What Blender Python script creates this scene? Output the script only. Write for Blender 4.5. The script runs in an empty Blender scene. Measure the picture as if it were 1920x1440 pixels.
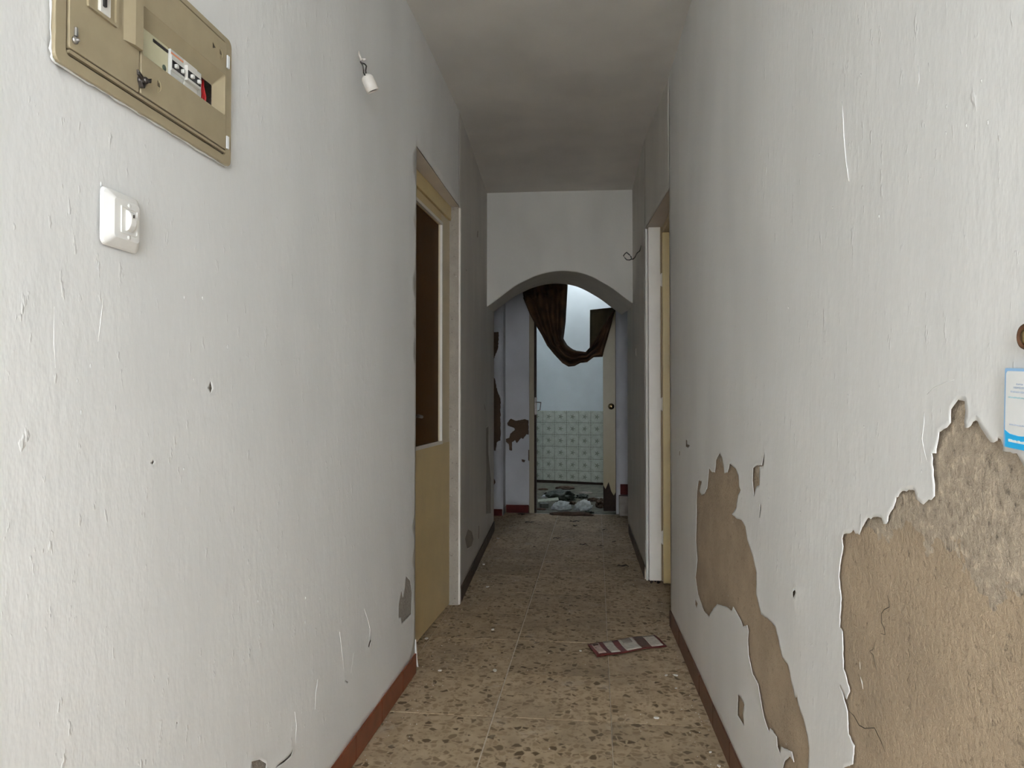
import bpy, bmesh, math, random
import numpy as np
from mathutils import Vector, Matrix, noise
from mathutils.geometry import delaunay_2d_cdt

# ------------------------------------------------------------------ camera
SC = bpy.context.scene
COL = SC.collection
F = 1380.0                       # focal length in pixels of the 1920x1440 frame
YAW = math.atan(135 / F)         # corridor axis lies right of the frame centre
PIT = math.atan(25 / F)
EYE = 1.1
cam_d = bpy.data.cameras.new('camera')
cam_d.sensor_width = 36.0
cam_d.lens = 36.0 * F / 1920.0
cam_d.clip_start = 0.02
cam = bpy.data.objects.new('camera', cam_d)
COL.objects.link(cam)
cam.location = (0, 0, EYE)
cam.rotation_euler = (math.pi / 2 + PIT, 0, YAW)
SC.camera = cam

# ------------------------------------------------------------------ world, light, exposure
SC.view_settings.view_transform = 'Standard'
SC.view_settings.look = 'None'
SC.view_settings.gamma = 1.0
SC.view_settings.use_curve_mapping = False
SC.view_settings.exposure = -0.5
world = bpy.data.worlds.new('overcast_sky')
SC.world = world
world.use_nodes = True
bg = world.node_tree.nodes['Background']
bg.inputs['Color'].default_value = (0.90, 0.95, 1.0, 1)
bg.inputs['Strength'].default_value = 24.5
SC.cycles.max_bounces = 7
SC.cycles.diffuse_bounces = 6
SC.cycles.glossy_bounces = 4
SC.cycles.transmission_bounces = 6
SC.cycles.use_denoising = True
SC.cycles.use_adaptive_sampling = True
SC.cycles.adaptive_threshold = 0.04
SC.cycles.sample_clamp_indirect = 10.0


ENT_Y = -1.40

random.seed(7)
np.random.seed(7)


# ------------------------------------------------------------------ measuring helpers
def ray(px, py):
    x = (px - 960) / F
    y = -(py - 720) / F
    f = math.cos(PIT) - y * math.sin(PIT)
    u = math.sin(PIT) + y * math.cos(PIT)
    return (x * math.cos(YAW) - f * math.sin(YAW), x * math.sin(YAW) + f * math.cos(YAW), u)


def fl(px, py, z=0.0):
    d = ray(px, py)
    t = (z - EYE) / d[2]
    return (d[0] * t, d[1] * t)


def at_y(px, py, y):
    d = ray(px, py)
    t = y / d[1]
    return Vector((d[0] * t, y, EYE + d[2] * t))


class Plane:
    """vertical wall plane from A to B in plan; n points into the corridor"""
    def __init__(s, A, B, inside):
        s.A = Vector((A[0], A[1], 0))
        s.B = Vector((B[0], B[1], 0))
        s.u = (s.B - s.A).normalized()
        n = Vector((-s.u.y, s.u.x, 0))
        if n.dot(Vector((inside[0], inside[1], 0)) - s.A) < 0:
            n = -n
        s.n = n
        s.len = (s.B - s.A).length

    def sz(s, px, py, off=0.0):
        d = Vector(ray(px, py))
        o = Vector((0, 0, EYE))
        t = (s.A + s.n * off - o).dot(s.n) / d.dot(s.n)
        p = o + d * t
        return ((p - s.A).dot(s.u), p.z)

    def pt(s, a, z, off=0.0):
        p = s.A + s.u * a + s.n * off
        return Vector((p.x, p.y, z))

    def px(s, px, py, off=0.0):
        a, z = s.sz(px, py, off)
        return s.pt(a, z, off)

    def frame(s, a, z, off=0.0):
        """matrix: local X to the right when facing the wall, -Y out of the wall, Z up"""
        Y = -s.n
        Z = Vector((0, 0, 1))
        X = Y.cross(Z)
        m = Matrix((X, Y, Z)).transposed().to_4x4()
        m.translation = s.pt(a, z, off)
        return m


# ------------------------------------------------------------------ object helpers
def link(name, me, mat=None, parent=None, smooth=False):
    if mat is not None and not me.materials:
        me.materials.append(mat)
    if smooth:
        for p in me.polygons:
            p.use_smooth = True
    o = bpy.data.objects.new(name, me)
    COL.objects.link(o)
    if parent is not None:
        o.parent = parent
    return o


def tag(o, label, cat, group=None, kind=None):
    o['label'] = label
    o['category'] = cat
    if group:
        o['group'] = group
    if kind:
        o['kind'] = kind
    return o


def struct(o, label, cat):
    return tag(o, label, cat, kind='structure')


def empty(name, m):
    o = bpy.data.objects.new(name, None)
    COL.objects.link(o)
    o.matrix_world = m
    o.empty_display_size = 0.05
    return o


class MB:
    def __init__(s):
        s.v = []
        s.f = []

    def add(s, vs, fs):
        b = len(s.v)
        s.v += [tuple(v) for v in vs]
        s.f += [tuple(i + b for i in f) for f in fs]
        return s

    def box(s, lo, hi, m=None):
        x0, y0, z0 = lo
        x1, y1, z1 = hi
        vs = [Vector(p) for p in ((x0, y0, z0), (x1, y0, z0), (x1, y1, z0), (x0, y1, z0),
                                  (x0, y0, z1), (x1, y0, z1), (x1, y1, z1), (x0, y1, z1))]
        if m is not None:
            vs = [m @ v for v in vs]
        return s.add(vs, [(0, 3, 2, 1), (4, 5, 6, 7), (0, 1, 5, 4), (1, 2, 6, 5), (2, 3, 7, 6), (3, 0, 4, 7)])

    def prism(s, poly, d):
        """poly: list of 3D points in one plane, extruded by vector d"""
        d = Vector(d)
        n = len(poly)
        P = [Vector(p) for p in poly]
        vs = P + [p + d for p in P]
        fs = [tuple(range(n))[::-1], tuple(range(n, 2 * n))]
        fs += [(i, (i + 1) % n, n + (i + 1) % n, n + i) for i in range(n)]
        return s.add(vs, fs)

    def xz(s, pts, y0, y1):
        return s.prism([(p[0], y0, p[1]) for p in pts], (0, y1 - y0, 0))

    def tube(s, path, r, n=10, cap=True):
        P = [Vector(p) for p in path]
        R = r if isinstance(r, (list, tuple)) else [r] * len(P)
        vs = []
        prev = None
        for i, p in enumerate(P):
            t = (P[min(i + 1, len(P) - 1)] - P[max(i - 1, 0)]).normalized()
            a = Vector((0, 0, 1)) if abs(t.z) < 0.9 else Vector((1, 0, 0))
            if prev is None:
                x = t.cross(a).normalized()
            else:
                x = (prev - t * prev.dot(t)).normalized()
            prev = x
            y = t.cross(x)
            for k in range(n):
                an = 2 * math.pi * k / n
                vs.append(p + x * math.cos(an) * R[i] + y * math.sin(an) * R[i])
        fs = []
        for i in range(len(P) - 1):
            for k in range(n):
                k2 = (k + 1) % n
                fs.append((i * n + k, i * n + k2, (i + 1) * n + k2, (i + 1) * n + k))
        if cap:
            fs.append(tuple(range(n))[::-1])
            fs.append(tuple(range((len(P) - 1) * n, len(P) * n)))
        return s.add(vs, fs)

    def lathe(s, prof, n=24, m=None):
        """prof: (r, h) pairs, turned about local Z"""
        vs = []
        for r, h in prof:
            for k in range(n):
                an = 2 * math.pi * k / n
                vs.append(Vector((r * math.cos(an), r * math.sin(an), h)))
        if m is not None:
            vs = [m @ v for v in vs]
        fs = []
        for i in range(len(prof) - 1):
            for k in range(n):
                k2 = (k + 1) % n
                fs.append((i * n + k, i * n + k2, (i + 1) * n + k2, (i + 1) * n + k))
        if prof[0][0] > 1e-6:
            fs.append(tuple(range(n))[::-1])
        if prof[-1][0] > 1e-6:
            fs.append(tuple(range((len(prof) - 1) * n, len(prof) * n)))
        return s.add(vs, fs)

    def mesh(s, name, bevel=0.0, seg=2):
        me = bpy.data.meshes.new(name)
        me.from_pydata(s.v, [], s.f)
        bm = bmesh.new()
        bm.from_mesh(me)
        bmesh.ops.remove_doubles(bm, verts=bm.verts, dist=1e-6)
        bmesh.ops.recalc_face_normals(bm, faces=bm.faces)
        if bevel > 0:
            es = [e for e in bm.edges if len(e.link_faces) == 2 and e.calc_face_angle(0) > 0.6]
            bmesh.ops.bevel(bm, geom=es, offset=bevel, segments=seg, profile=0.5, affect='EDGES', clamp_overlap=True)
        bm.to_mesh(me)
        bm.free()
        return me

    def build(s, name, mat, parent=None, smooth=False, bevel=0.0, seg=2):
        return link(name, s.mesh(name, bevel, seg), mat, parent, smooth)


def rrect(x0, z0, x1, z1, r, n=5):
    pts = []
    for cx, cz, a0 in ((x1 - r, z1 - r, 0), (x0 + r, z1 - r, 90), (x0 + r, z0 + r, 180), (x1 - r, z0 + r, 270)):
        for k in range(n + 1):
            a = math.radians(a0 + 90 * k / n)
            pts.append((cx + r * math.cos(a), cz + r * math.sin(a)))
    return pts


def ring_mesh(outer, inner, y0, y1):
    """flat ring between two polygons of equal count in XZ, thickness y0..y1"""
    n = len(outer)
    b = MB()
    vs = [(p[0], y0, p[1]) for p in outer] + [(p[0], y0, p[1]) for p in inner] + \
         [(p[0], y1, p[1]) for p in outer] + [(p[0], y1, p[1]) for p in inner]
    fs = []
    for i in range(n):
        j = (i + 1) % n
        fs += [(i, j, n + j, n + i), (2 * n + i, 3 * n + i, 3 * n + j, 2 * n + j),
               (i, 2 * n + i, 2 * n + j, j), (n + i, n + j, 3 * n + j, 3 * n + i)]
    return b.add(vs, fs)


# ------------------------------------------------------------------ materials
def lin(c):
    return tuple(((v / 255) / 12.92 if v / 255 <= 0.04045 else ((v / 255 + 0.055) / 1.055) ** 2.4) for v in c)


class Nodes:
    def __init__(s, name):
        s.m = bpy.data.materials.new(name)
        s.m.use_nodes = True
        s.t = s.m.node_tree
        s.b = s.t.nodes['Principled BSDF']

    def n(s, typ, **kw):
        nd = s.t.nodes.new(typ)
        for k, v in kw.items():
            setattr(nd, k, v)
        return nd

    def l(s, a, b):
        s.t.links.new(a, b)

    def coords(s, scale=(1, 1, 1), kind='Object', rand=0.0):
        tc = s.n('ShaderNodeTexCoord')
        mp = s.n('ShaderNodeMapping')
        mp.inputs['Scale'].default_value = scale
        s.l(tc.outputs[kind], mp.inputs['Vector'])
        if rand:
            oi = s.n('ShaderNodeObjectInfo')
            mu = s.n('ShaderNodeMath', operation='MULTIPLY')
            mu.inputs[1].default_value = rand
            s.l(oi.outputs['Random'], mu.inputs[0])
            cb = s.n('ShaderNodeCombineXYZ')
            for k in range(3):
                s.l(mu.outputs[0], cb.inputs[k])
            s.l(cb.outputs[0], mp.inputs['Location'])
        return mp.outputs['Vector']

    def noise(s, vec, scale, detail=4, rough=0.55, dist=0.0):
        nd = s.n('ShaderNodeTexNoise')
        nd.inputs['Scale'].default_value = scale
        nd.inputs['Detail'].default_value = detail
        nd.inputs['Roughness'].default_value = rough
        nd.inputs['Distortion'].default_value = dist
        s.l(vec, nd.inputs['Vector'])
        return nd.outputs['Fac']

    def ramp(s, fac, stops):
        nd = s.n('ShaderNodeValToRGB')
        el = nd.color_ramp.elements
        while len(el) < len(stops):
            el.new(0.5)
        for e, (p, c) in zip(el, stops):
            e.position = p
            e.color = (c[0], c[1], c[2], 1) if isinstance(c, tuple) else (c, c, c, 1)
        s.l(fac, nd.inputs['Fac'])
        return nd.outputs['Color']

    def mix(s, fac, a, b, mode='MIX'):
        nd = s.n('ShaderNodeMix', data_type='RGBA', blend_type=mode)
        for sock, v in ((nd.inputs[0], fac), (nd.inputs[6], a), (nd.inputs[7], b)):
            if isinstance(v, (int, float)):
                sock.default_value = v
            elif isinstance(v, tuple):
                sock.default_value = (v[0], v[1], v[2], 1)
            else:
                s.l(v, sock)
        return nd.outputs[2]

    def math(s, op, a, b=0.0):
        nd = s.n('ShaderNodeMath', operation=op)
        for sock, v in ((nd.inputs[0], a), (nd.inputs[1], b)):
            if isinstance(v, (int, float)):
                sock.default_value = v
            else:
                s.l(v, sock)
        return nd.outputs[0]

    def bump(s, h, strength=0.3, dist=0.002, prev=None):
        nd = s.n('ShaderNodeBump')
        nd.inputs['Strength'].default_value = strength
        nd.inputs['Distance'].default_value = dist
        s.l(h, nd.inputs['Height'])
        if prev is not None:
            s.l(prev, nd.inputs['Normal'])
        return nd.outputs['Normal']

    def done(s, color, rough=0.5, normal=None, **kw):
        if isinstance(color, tuple):
            s.b.inputs['Base Color'].default_value = (color[0], color[1], color[2], 1)
        else:
            s.l(color, s.b.inputs['Base Color'])
        if isinstance(rough, (int, float)):
            s.b.inputs['Roughness'].default_value = rough
        else:
            s.l(rough, s.b.inputs['Roughness'])
        if normal is not None:
            s.l(normal, s.b.inputs['Normal'])
        for k, v in kw.items():
            s.b.inputs[k].default_value = v
        return s.m


def simple(name, c, rough=0.5, var=0.12, scale=30, bump=0.1, dist=0.001, **kw):
    N = Nodes(name)
    v = N.coords()
    f = N.noise(v, scale, 5)
    col = N.ramp(f, [(0.3, tuple(x * (1 - var) for x in c)), (0.7, tuple(min(1, x * (1 + var)) for x in c))])
    nr = N.bump(N.noise(v, scale * 4, 3), bump, dist) if bump else None
    return N.done(col, rough, nr, **kw)


def paint_mat(name, c, streak=0.45, strength=0.36, dirt=0.08):
    N = Nodes(name)
    v = N.coords((1, 1, streak))
    mid = N.noise(v, 42, 3, 0.62)
    big = N.noise(v, 2.6, 2, 0.6)
    knob = N.ramp(mid, [(0.66, 0.0), (0.74, 0.75)])
    h = N.math('ADD', mid, knob)
    h = N.math('MULTIPLY', h, N.math('MULTIPLY', big, 1.6))
    nr = N.bump(h, strength, 0.0045)
    dark = tuple(x * (1 - dirt) for x in c)
    col = N.ramp(big, [(0.35, dark), (0.62, c)])
    return N.done(col, 0.6, nr)


def cement_mat(name, c_low, c_high, zsplit):
    N = Nodes(name)
    v = N.coords()
    n1 = N.noise(v, 62, 5, 0.68)
    n2 = N.noise(v, 7, 5, 0.6)
    n3 = N.noise(v, 170, 3, 0.6)
    low = N.ramp(n2, [(0.3, tuple(x * 0.85 for x in c_low)), (0.7, tuple(x * 1.1 for x in c_low))])
    high = N.ramp(n1, [(0.32, tuple(x * 0.72 for x in c_high)), (0.55, c_high), (0.72, tuple(min(1, x * 1.5) for x in c_high))])
    sep = N.n('ShaderNodeSeparateXYZ')
    N.l(v, sep.inputs[0])
    edge = N.math('ADD', sep.outputs['Z'], N.math('MULTIPLY', N.math('SUBTRACT', n2, 0.5), 0.22))
    k = N.math('GREATER_THAN', edge, zsplit)
    col = N.mix(k, low, high)
    pit = N.ramp(n1, [(0.30, 0.5), (0.40, 1.0)])
    col = N.mix(1.0, col, pit, 'MULTIPLY')
    vor = N.n('ShaderNodeTexVoronoi', feature='F1')
    vor.inputs['Scale'].default_value = 24
    N.l(v, vor.inputs['Vector'])
    fleck = N.ramp(vor.outputs['Distance'], [(0.045, 1.0), (0.075, 0.0)])
    col = N.mix(N.mix(1.0, fleck, N.ramp(N.noise(v, 6, 2), [(0.56, 0.0), (0.6, 0.8)]), 'MULTIPLY'), col, (0.6, 0.57, 0.5))
    nr = N.bump(n1, 0.75, 0.008)
    nr = N.bump(n3, 0.3, 0.002, nr)
    return N.done(col, 0.92, nr)


def terrazzo_mat():
    N = Nodes('terrazzo_tile')
    v = N.coords((1, 1, 1), rand=37.0)
    warp = N.n('ShaderNodeTexNoise')
    warp.inputs['Scale'].default_value = 18
    N.l(v, warp.inputs['Vector'])
    wv = N.n('ShaderNodeVectorMath', operation='SCALE')
    wv.inputs['Scale'].default_value = 0.03
    N.l(warp.outputs['Color'], wv.inputs[0])
    av = N.n('ShaderNodeVectorMath', operation='ADD')
    N.l(v, av.inputs[0])
    N.l(wv.outputs[0], av.inputs[1])

    def chips(scale, thr):
        vo = N.n('ShaderNodeTexVoronoi', feature='DISTANCE_TO_EDGE')
        vo.inputs['Scale'].default_value = scale
        N.l(av.outputs[0], vo.inputs['Vector'])
        vc = N.n('ShaderNodeTexVoronoi', feature='F1')
        vc.inputs['Scale'].default_value = scale
        N.l(av.outputs[0], vc.inputs['Vector'])
        sx = N.n('ShaderNodeSeparateColor')
        N.l(vc.outputs['Color'], sx.inputs[0])
        keep = N.math('GREATER_THAN', sx.outputs[0], thr)
        inside = N.ramp(vo.outputs['Distance'], [(0.05, 0.0), (0.20, 1.0)])
        return N.mix(1.0, inside, keep, 'MULTIPLY'), sx.outputs[1]
    c1, r1 = chips(40, 0.52)
    c2, r2 = chips(75, 0.62)
    base = N.ramp(N.noise(v, 14, 6, 0.6), [(0.3, (0.385, 0.292, 0.183)), (0.7, (0.52, 0.402, 0.265))])
    chipcol = N.ramp(r1, [(0.0, (0.105, 0.068, 0.032)), (1.0, (0.36, 0.265, 0.16))])
    col = N.mix(c2, base, (0.34, 0.25, 0.155))
    col = N.mix(c1, col, chipcol)
    # trodden-in dirt and whitish dust, each with a shape of its own
    w = N.coords((1, 1, 1), rand=0.0, kind='Object')
    geo = N.n('ShaderNodeNewGeometry')
    dirt = N.ramp(N.noise(geo.outputs['Position'], 2.6, 6, 0.62), [(0.48, 0.0), (0.70, 0.6)])
    col = N.mix(dirt, col, (0.26, 0.20, 0.135))
    dust = N.ramp(N.noise(geo.outputs['Position'], 5.5, 8, 0.7), [(0.58, 0.0), (0.75, 0.5)])
    col = N.mix(dust, col, (0.55, 0.49, 0.41))
    oi = N.n('ShaderNodeObjectInfo')
    tone = N.ramp(oi.outputs['Random'], [(0.0, 0.85), (1.0, 1.08)])
    col = N.mix(1.0, col, tone, 'MULTIPLY')
    nr = N.bump(N.noise(v, 120, 3), 0.1, 0.001)
    return N.done(col, 0.72, nr, **{'Specular IOR Level': 0.3})


def wood_paint(name, c, rough=0.35):
    N = Nodes(name)
    v = N.coords((1, 1, 0.12))
    f = N.noise(v, 35, 5, 0.6)
    f2 = N.noise(N.coords(), 5, 5, 0.6)
    col = N.ramp(f2, [(0.3, tuple(x * 0.88 for x in c)), (0.7, c)])
    return N.done(col, rough, N.bump(f, 0.12, 0.0012))


M = {}
M['paint'] = paint_mat('white_wall_paint', (0.84, 0.84, 0.825))
M['paint_rear'] = paint_mat('dirty_bounce_tint_paint', (0.70, 0.675, 0.62), strength=0.25, dirt=0.12)  # warm bounce light of the rear corridor is mixed into this colour
M['paint_warm'] = paint_mat('pinkish_plaster_paint', (0.74, 0.66, 0.58), dirt=0.12)
M['paint_daylit'] = paint_mat('bluish_daylit_paint', (0.55, 0.555, 0.58), streak=0.8, strength=0.3, dirt=0.15)  # bluish daylight falling on the hall walls is put into the colour
M['paint_bath'] = paint_mat('bathroom_wall_paint', (0.72, 0.78, 0.80), streak=0.9, strength=0.15, dirt=0.1)
M['paint_ceiling'] = paint_mat('ceiling_paint', (0.74, 0.71, 0.66), streak=1.0, strength=0.12, dirt=0.1)
M['cement'] = cement_mat('bare_cement_render', (0.39, 0.30, 0.205), (0.40, 0.33, 0.25), 0.9)
M['cement_dark'] = cement_mat('damp_brown_render', (0.10, 0.062, 0.038), (0.10, 0.065, 0.042), 5.0)
M['cement_grey'] = cement_mat('grey_plaster_render', (0.36, 0.32, 0.27), (0.36, 0.32, 0.27), 5.0)
M['terrazzo'] = terrazzo_mat()
M['grout'] = simple('floor_grout', (0.56, 0.49, 0.39), 0.9, 0.2, 40)
M['bath_floor'] = simple('bathroom_floor', (0.125, 0.122, 0.092), 0.8, 0.6, 12, 0.6, 0.008)
M['skirting'] = simple('red_glazed_skirting', (0.20, 0.052, 0.022), 0.38, 0.25, 18, 0.1)
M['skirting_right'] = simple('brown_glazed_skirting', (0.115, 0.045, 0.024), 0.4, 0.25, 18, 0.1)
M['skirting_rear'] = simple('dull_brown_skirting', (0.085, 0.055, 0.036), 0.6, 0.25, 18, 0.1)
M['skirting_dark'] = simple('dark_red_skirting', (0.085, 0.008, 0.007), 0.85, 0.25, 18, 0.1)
M['cream'] = wood_paint('cream_door_paint', (0.76, 0.60, 0.29))
M['olive'] = wood_paint('olive_cream_door_paint', (0.68, 0.53, 0.27), 0.5)
M['olive_dark'] = wood_paint('dirty_olive_door_paint', (0.34, 0.27, 0.13))
M['frame_white'] = wood_paint('white_frame_paint', (0.82, 0.77, 0.70), 0.45)
M['frame_cream'] = wood_paint('cream_frame_paint', (0.70, 0.59, 0.40), 0.45)
M['frame_dirty'] = wood_paint('dirty_bathroom_frame', (0.36, 0.31, 0.21), 0.6)
M['rebate'] = wood_paint('brown_rebate', (0.34, 0.24, 0.13), 0.6)
M['tile_grout'] = simple('dark_tile_grout', (0.17, 0.17, 0.13), 0.9, 0.2, 40)
M['rot'] = simple('rotten_shaded_wood', (0.030, 0.016, 0.010), 0.85, 0.4, 40, 0.5, 0.004)  # real rot, and painted shade on the bathroom jamb and tile gap
N_ = Nodes('amber_glass')
gv = N_.coords()
M['amber'] = N_.done((0.095, 0.042, 0.009), 0.5, N_.bump(N_.noise(gv, 60, 3), 0.35, 0.003),
                     **{'Transmission Weight': 0.25, 'IOR': 1.3, 'Specular IOR Level': 0.06})
M['panel'] = simple('beige_panel_plastic', (0.35, 0.29, 0.185), 0.42, 0.05, 25, 0.06)
M['panel_dark'] = simple('dark_seam', (0.06, 0.045, 0.025), 0.7, 0.1, 25, 0)
M['panel_cream'] = simple('cream_blank_plate', (0.56, 0.53, 0.36), 0.4, 0.04, 25, 0)
M['void'] = simple('dark_void', (0.004, 0.003, 0.003), 0.9, 0.1, 25, 0)
M['breaker'] = simple('grey_breaker_plastic', (0.60, 0.60, 0.57), 0.35, 0.05, 25, 0)
M['breaker_white'] = simple('white_breaker_plastic', (0.72, 0.70, 0.65), 0.35, 0.05, 25, 0)
M['black'] = simple('black_plastic', (0.018, 0.017, 0.018), 0.4, 0.2, 25, 0)
M['green'] = simple('green_plastic', (0.10, 0.14, 0.10), 0.4, 0.2, 25, 0)
M['orange'] = simple('orange_print', (0.75, 0.28, 0.15), 0.5, 0.1, 25, 0)
M['red_wire'] = simple('red_wire_insulation', (0.55, 0.006, 0.012), 0.4, 0.1, 25, 0)
M['metal'] = simple('worn_steel', (0.42, 0.41, 0.40), 0.3, 0.35, 90, 0.1, Metallic=0.9)
M['dark_metal'] = simple('dark_steel', (0.10, 0.09, 0.085), 0.35, 0.35, 90, 0.1, Metallic=0.8)
M['brass'] = simple('worn_brass', (0.45, 0.33, 0.16), 0.25, 0.25, 90, 0.05, Metallic=0.9)
M['bronze'] = simple('brown_bronze', (0.18, 0.085, 0.045), 0.25, 0.25, 60, 0.05, Metallic=0.5)
M['white_plastic'] = simple('white_switch_plastic', (0.83, 0.82, 0.79), 0.28, 0.03, 20, 0)
M['porcelain'] = simple('white_lamp_holder', (0.78, 0.74, 0.68), 0.35, 0.05, 40, 0.05)
M['wire'] = simple('black_wire', (0.03, 0.028, 0.022), 0.5, 0.2, 80, 0)
M['curtain'] = None
N_ = Nodes('brown_curtain_cloth')
cv = N_.coords()
weave = N_.noise(cv, 220, 2)
M['curtain'] = N_.done(N_.ramp(N_.noise(cv, 9, 4), [(0.3, (0.030, 0.013, 0.005)), (0.7, (0.105, 0.052, 0.020))]), 0.85,
                       N_.bump(weave, 0.4, 0.001))
N_ = Nodes('olive_curtain_lining')
cv = N_.coords()
M['lining'] = N_.done(N_.ramp(N_.noise(cv, 9, 4), [(0.3, (0.055, 0.043, 0.02)), (0.7, (0.09, 0.07, 0.035))]), 0.85,
                      N_.bump(N_.noise(cv, 220, 2), 0.4, 0.001))
M['sticker_blue'] = simple('sticker_pale_blue', (0.30, 0.52, 0.78), 0.35, 0.03, 40, 0)
M['sticker_cyan'] = simple('sticker_cyan', (0.015, 0.45, 0.87), 0.35, 0.03, 40, 0)
M['sticker_white'] = simple('sticker_white', (0.88, 0.90, 0.90), 0.35, 0.02, 40, 0)
M['print_grey'] = simple('pale_print', (0.50, 0.56, 0.66), 0.5, 0.1, 300, 0)
M['print_teal'] = simple('pale_teal_print', (0.45, 0.66, 0.72), 0.5, 0.1, 300, 0)
M['paper_red'] = simple('dark_red_print', (0.13, 0.014, 0.011), 0.55, 0.35, 60, 0.1)
M['paper_white'] = simple('dirty_paper', (0.52, 0.48, 0.42), 0.7, 0.2, 60, 0.2)
M['paper_pink'] = simple('pink_paper', (0.50, 0.37, 0.33), 0.7, 0.2, 60, 0.2)
M['paper_brown'] = simple('dark_brown_print', (0.085, 0.040, 0.026), 0.6, 0.4, 60, 0.1)
M['bag_white'] = simple('white_plastic_bag', (0.62, 0.66, 0.66), 0.35, 0.2, 40, 0.4, 0.004)
M['bag_green'] = simple('dark_green_bag', (0.030, 0.042, 0.028), 0.35, 0.4, 30, 0.4, 0.004)
M['card_brown'] = simple('damp_cardboard', (0.085, 0.052, 0.032), 0.85, 0.4, 30, 0.4, 0.004)
M['board'] = simple('pale_green_board', (0.40, 0.42, 0.33), 0.6, 0.3, 30, 0.2)
M['leaf'] = simple('dry_leaf', (0.05, 0.032, 0.018), 0.8, 0.4, 60, 0.3)
M['plaster_chip'] = simple('plaster_chip', (0.66, 0.63, 0.57), 0.8, 0.15, 60, 0.2)
M['pavement'] = simple('street_pavement', (0.38, 0.38, 0.38), 0.9, 0.2, 6, 0.2)
M['mortar_shell'] = simple('brick_shell_render', (0.35, 0.31, 0.27), 0.9, 0.2, 6, 0.2)
M['step'] = simple('worn_concrete_step', (0.30, 0.27, 0.23), 0.85, 0.25, 12, 0.4, 0.004)


def bath_tile_mat():
    N = Nodes('flowered_wall_tile')
    v = N.coords()
    sep = N.n('ShaderNodeSeparateXYZ')
    N.l(v, sep.inputs[0])
    X = sep.outputs['X']
    Z = sep.outputs['Z']
    r = N.math('SQRT', N.math('ADD', N.math('MULTIPLY', X, X), N.math('MULTIPLY', Z, Z)))
    a = N.math('ARCTAN2', Z, X)
    petal = N.math('MULTIPLY', N.math('ADD', N.math('COSINE', N.math('MULTIPLY', a, 5.0)), 2.2), 0.0095)
    fl_ = N.math('LESS_THAN', r, petal)
    ring = N.math('MULTIPLY', N.math('GREATER_THAN', r, 0.036), N.math('LESS_THAN', r, 0.041))
    ring = N.math('MULTIPLY', ring, N.math('GREATER_THAN', N.math('COSINE', N.math('MULTIPLY', a, 8.0)), 0.0))
    cx = N.math('SUBTRACT', N.math('ABSOLUTE', X), 0.0775)
    cz = N.math('SUBTRACT', N.math('ABSOLUTE', Z), 0.0775)
    rc = N.math('SQRT', N.math('ADD', N.math('MULTIPLY', cx, cx), N.math('MULTIPLY', cz, cz)))
    corner = N.math('MULTIPLY', N.math('LESS_THAN', rc, 0.034), N.math('GREATER_THAN', rc, 0.026))
    base = N.ramp(N.noise(N.coords(rand=20.0), 18, 5), [(0.3, (0.46, 0.49, 0.42)), (0.7, (0.60, 0.63, 0.56))])
    col = N.mix(N.math('MULTIPLY', corner, 0.35), base, (0.25, 0.28, 0.20))
    col = N.mix(N.math('MULTIPLY', ring, 0.35), col, (0.25, 0.28, 0.20))
    col = N.mix(N.math('MULTIPLY', fl_, 0.75), col, (0.16, 0.18, 0.12))
    return N.done(col, 0.3)


M['bath_tile'] = bath_tile_mat()


# ------------------------------------------------------------------ wall skins with real peeled holes
def pip(P, poly):
    """vectorised point-in-polygon"""
    x, y = P[:, 0], P[:, 1]
    q = np.array(poly)
    c = np.zeros(len(P), bool)
    n = len(q)
    for i in range(n):
        x1, y1 = q[i]
        x2, y2 = q[(i + 1) % n]
        if y1 == y2:
            continue
        k = ((y1 > y) != (y2 > y)) & (x < (x2 - x1) * (y - y1) / (y2 - y1) + x1)
        c ^= k
    return c


def seg_dist(P, poly):
    d = np.full(len(P), 1e9)
    q = np.array(poly)
    for i in range(len(q)):
        a = q[i]
        b = q[(i + 1) % len(q)]
        ab = b - a
        t = np.clip(((P - a) @ ab) / max(ab @ ab, 1e-12), 0, 1)
        d = np.minimum(d, np.hypot(*(P - a - t[:, None] * ab).T))
    return d


def resample(poly, step, jag=0.0):
    out = []
    n = len(poly)
    for i in range(n):
        a = np.array(poly[i])
        b = np.array(poly[(i + 1) % n])
        L = np.hypot(*(b - a))
        k = max(1, int(L / step))
        for j in range(k):
            p = a + (b - a) * j / k
            if jag and j:
                p = p + np.random.uniform(-jag, jag, 2)
            out.append((float(p[0]), float(p[1])))
    return out


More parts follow.
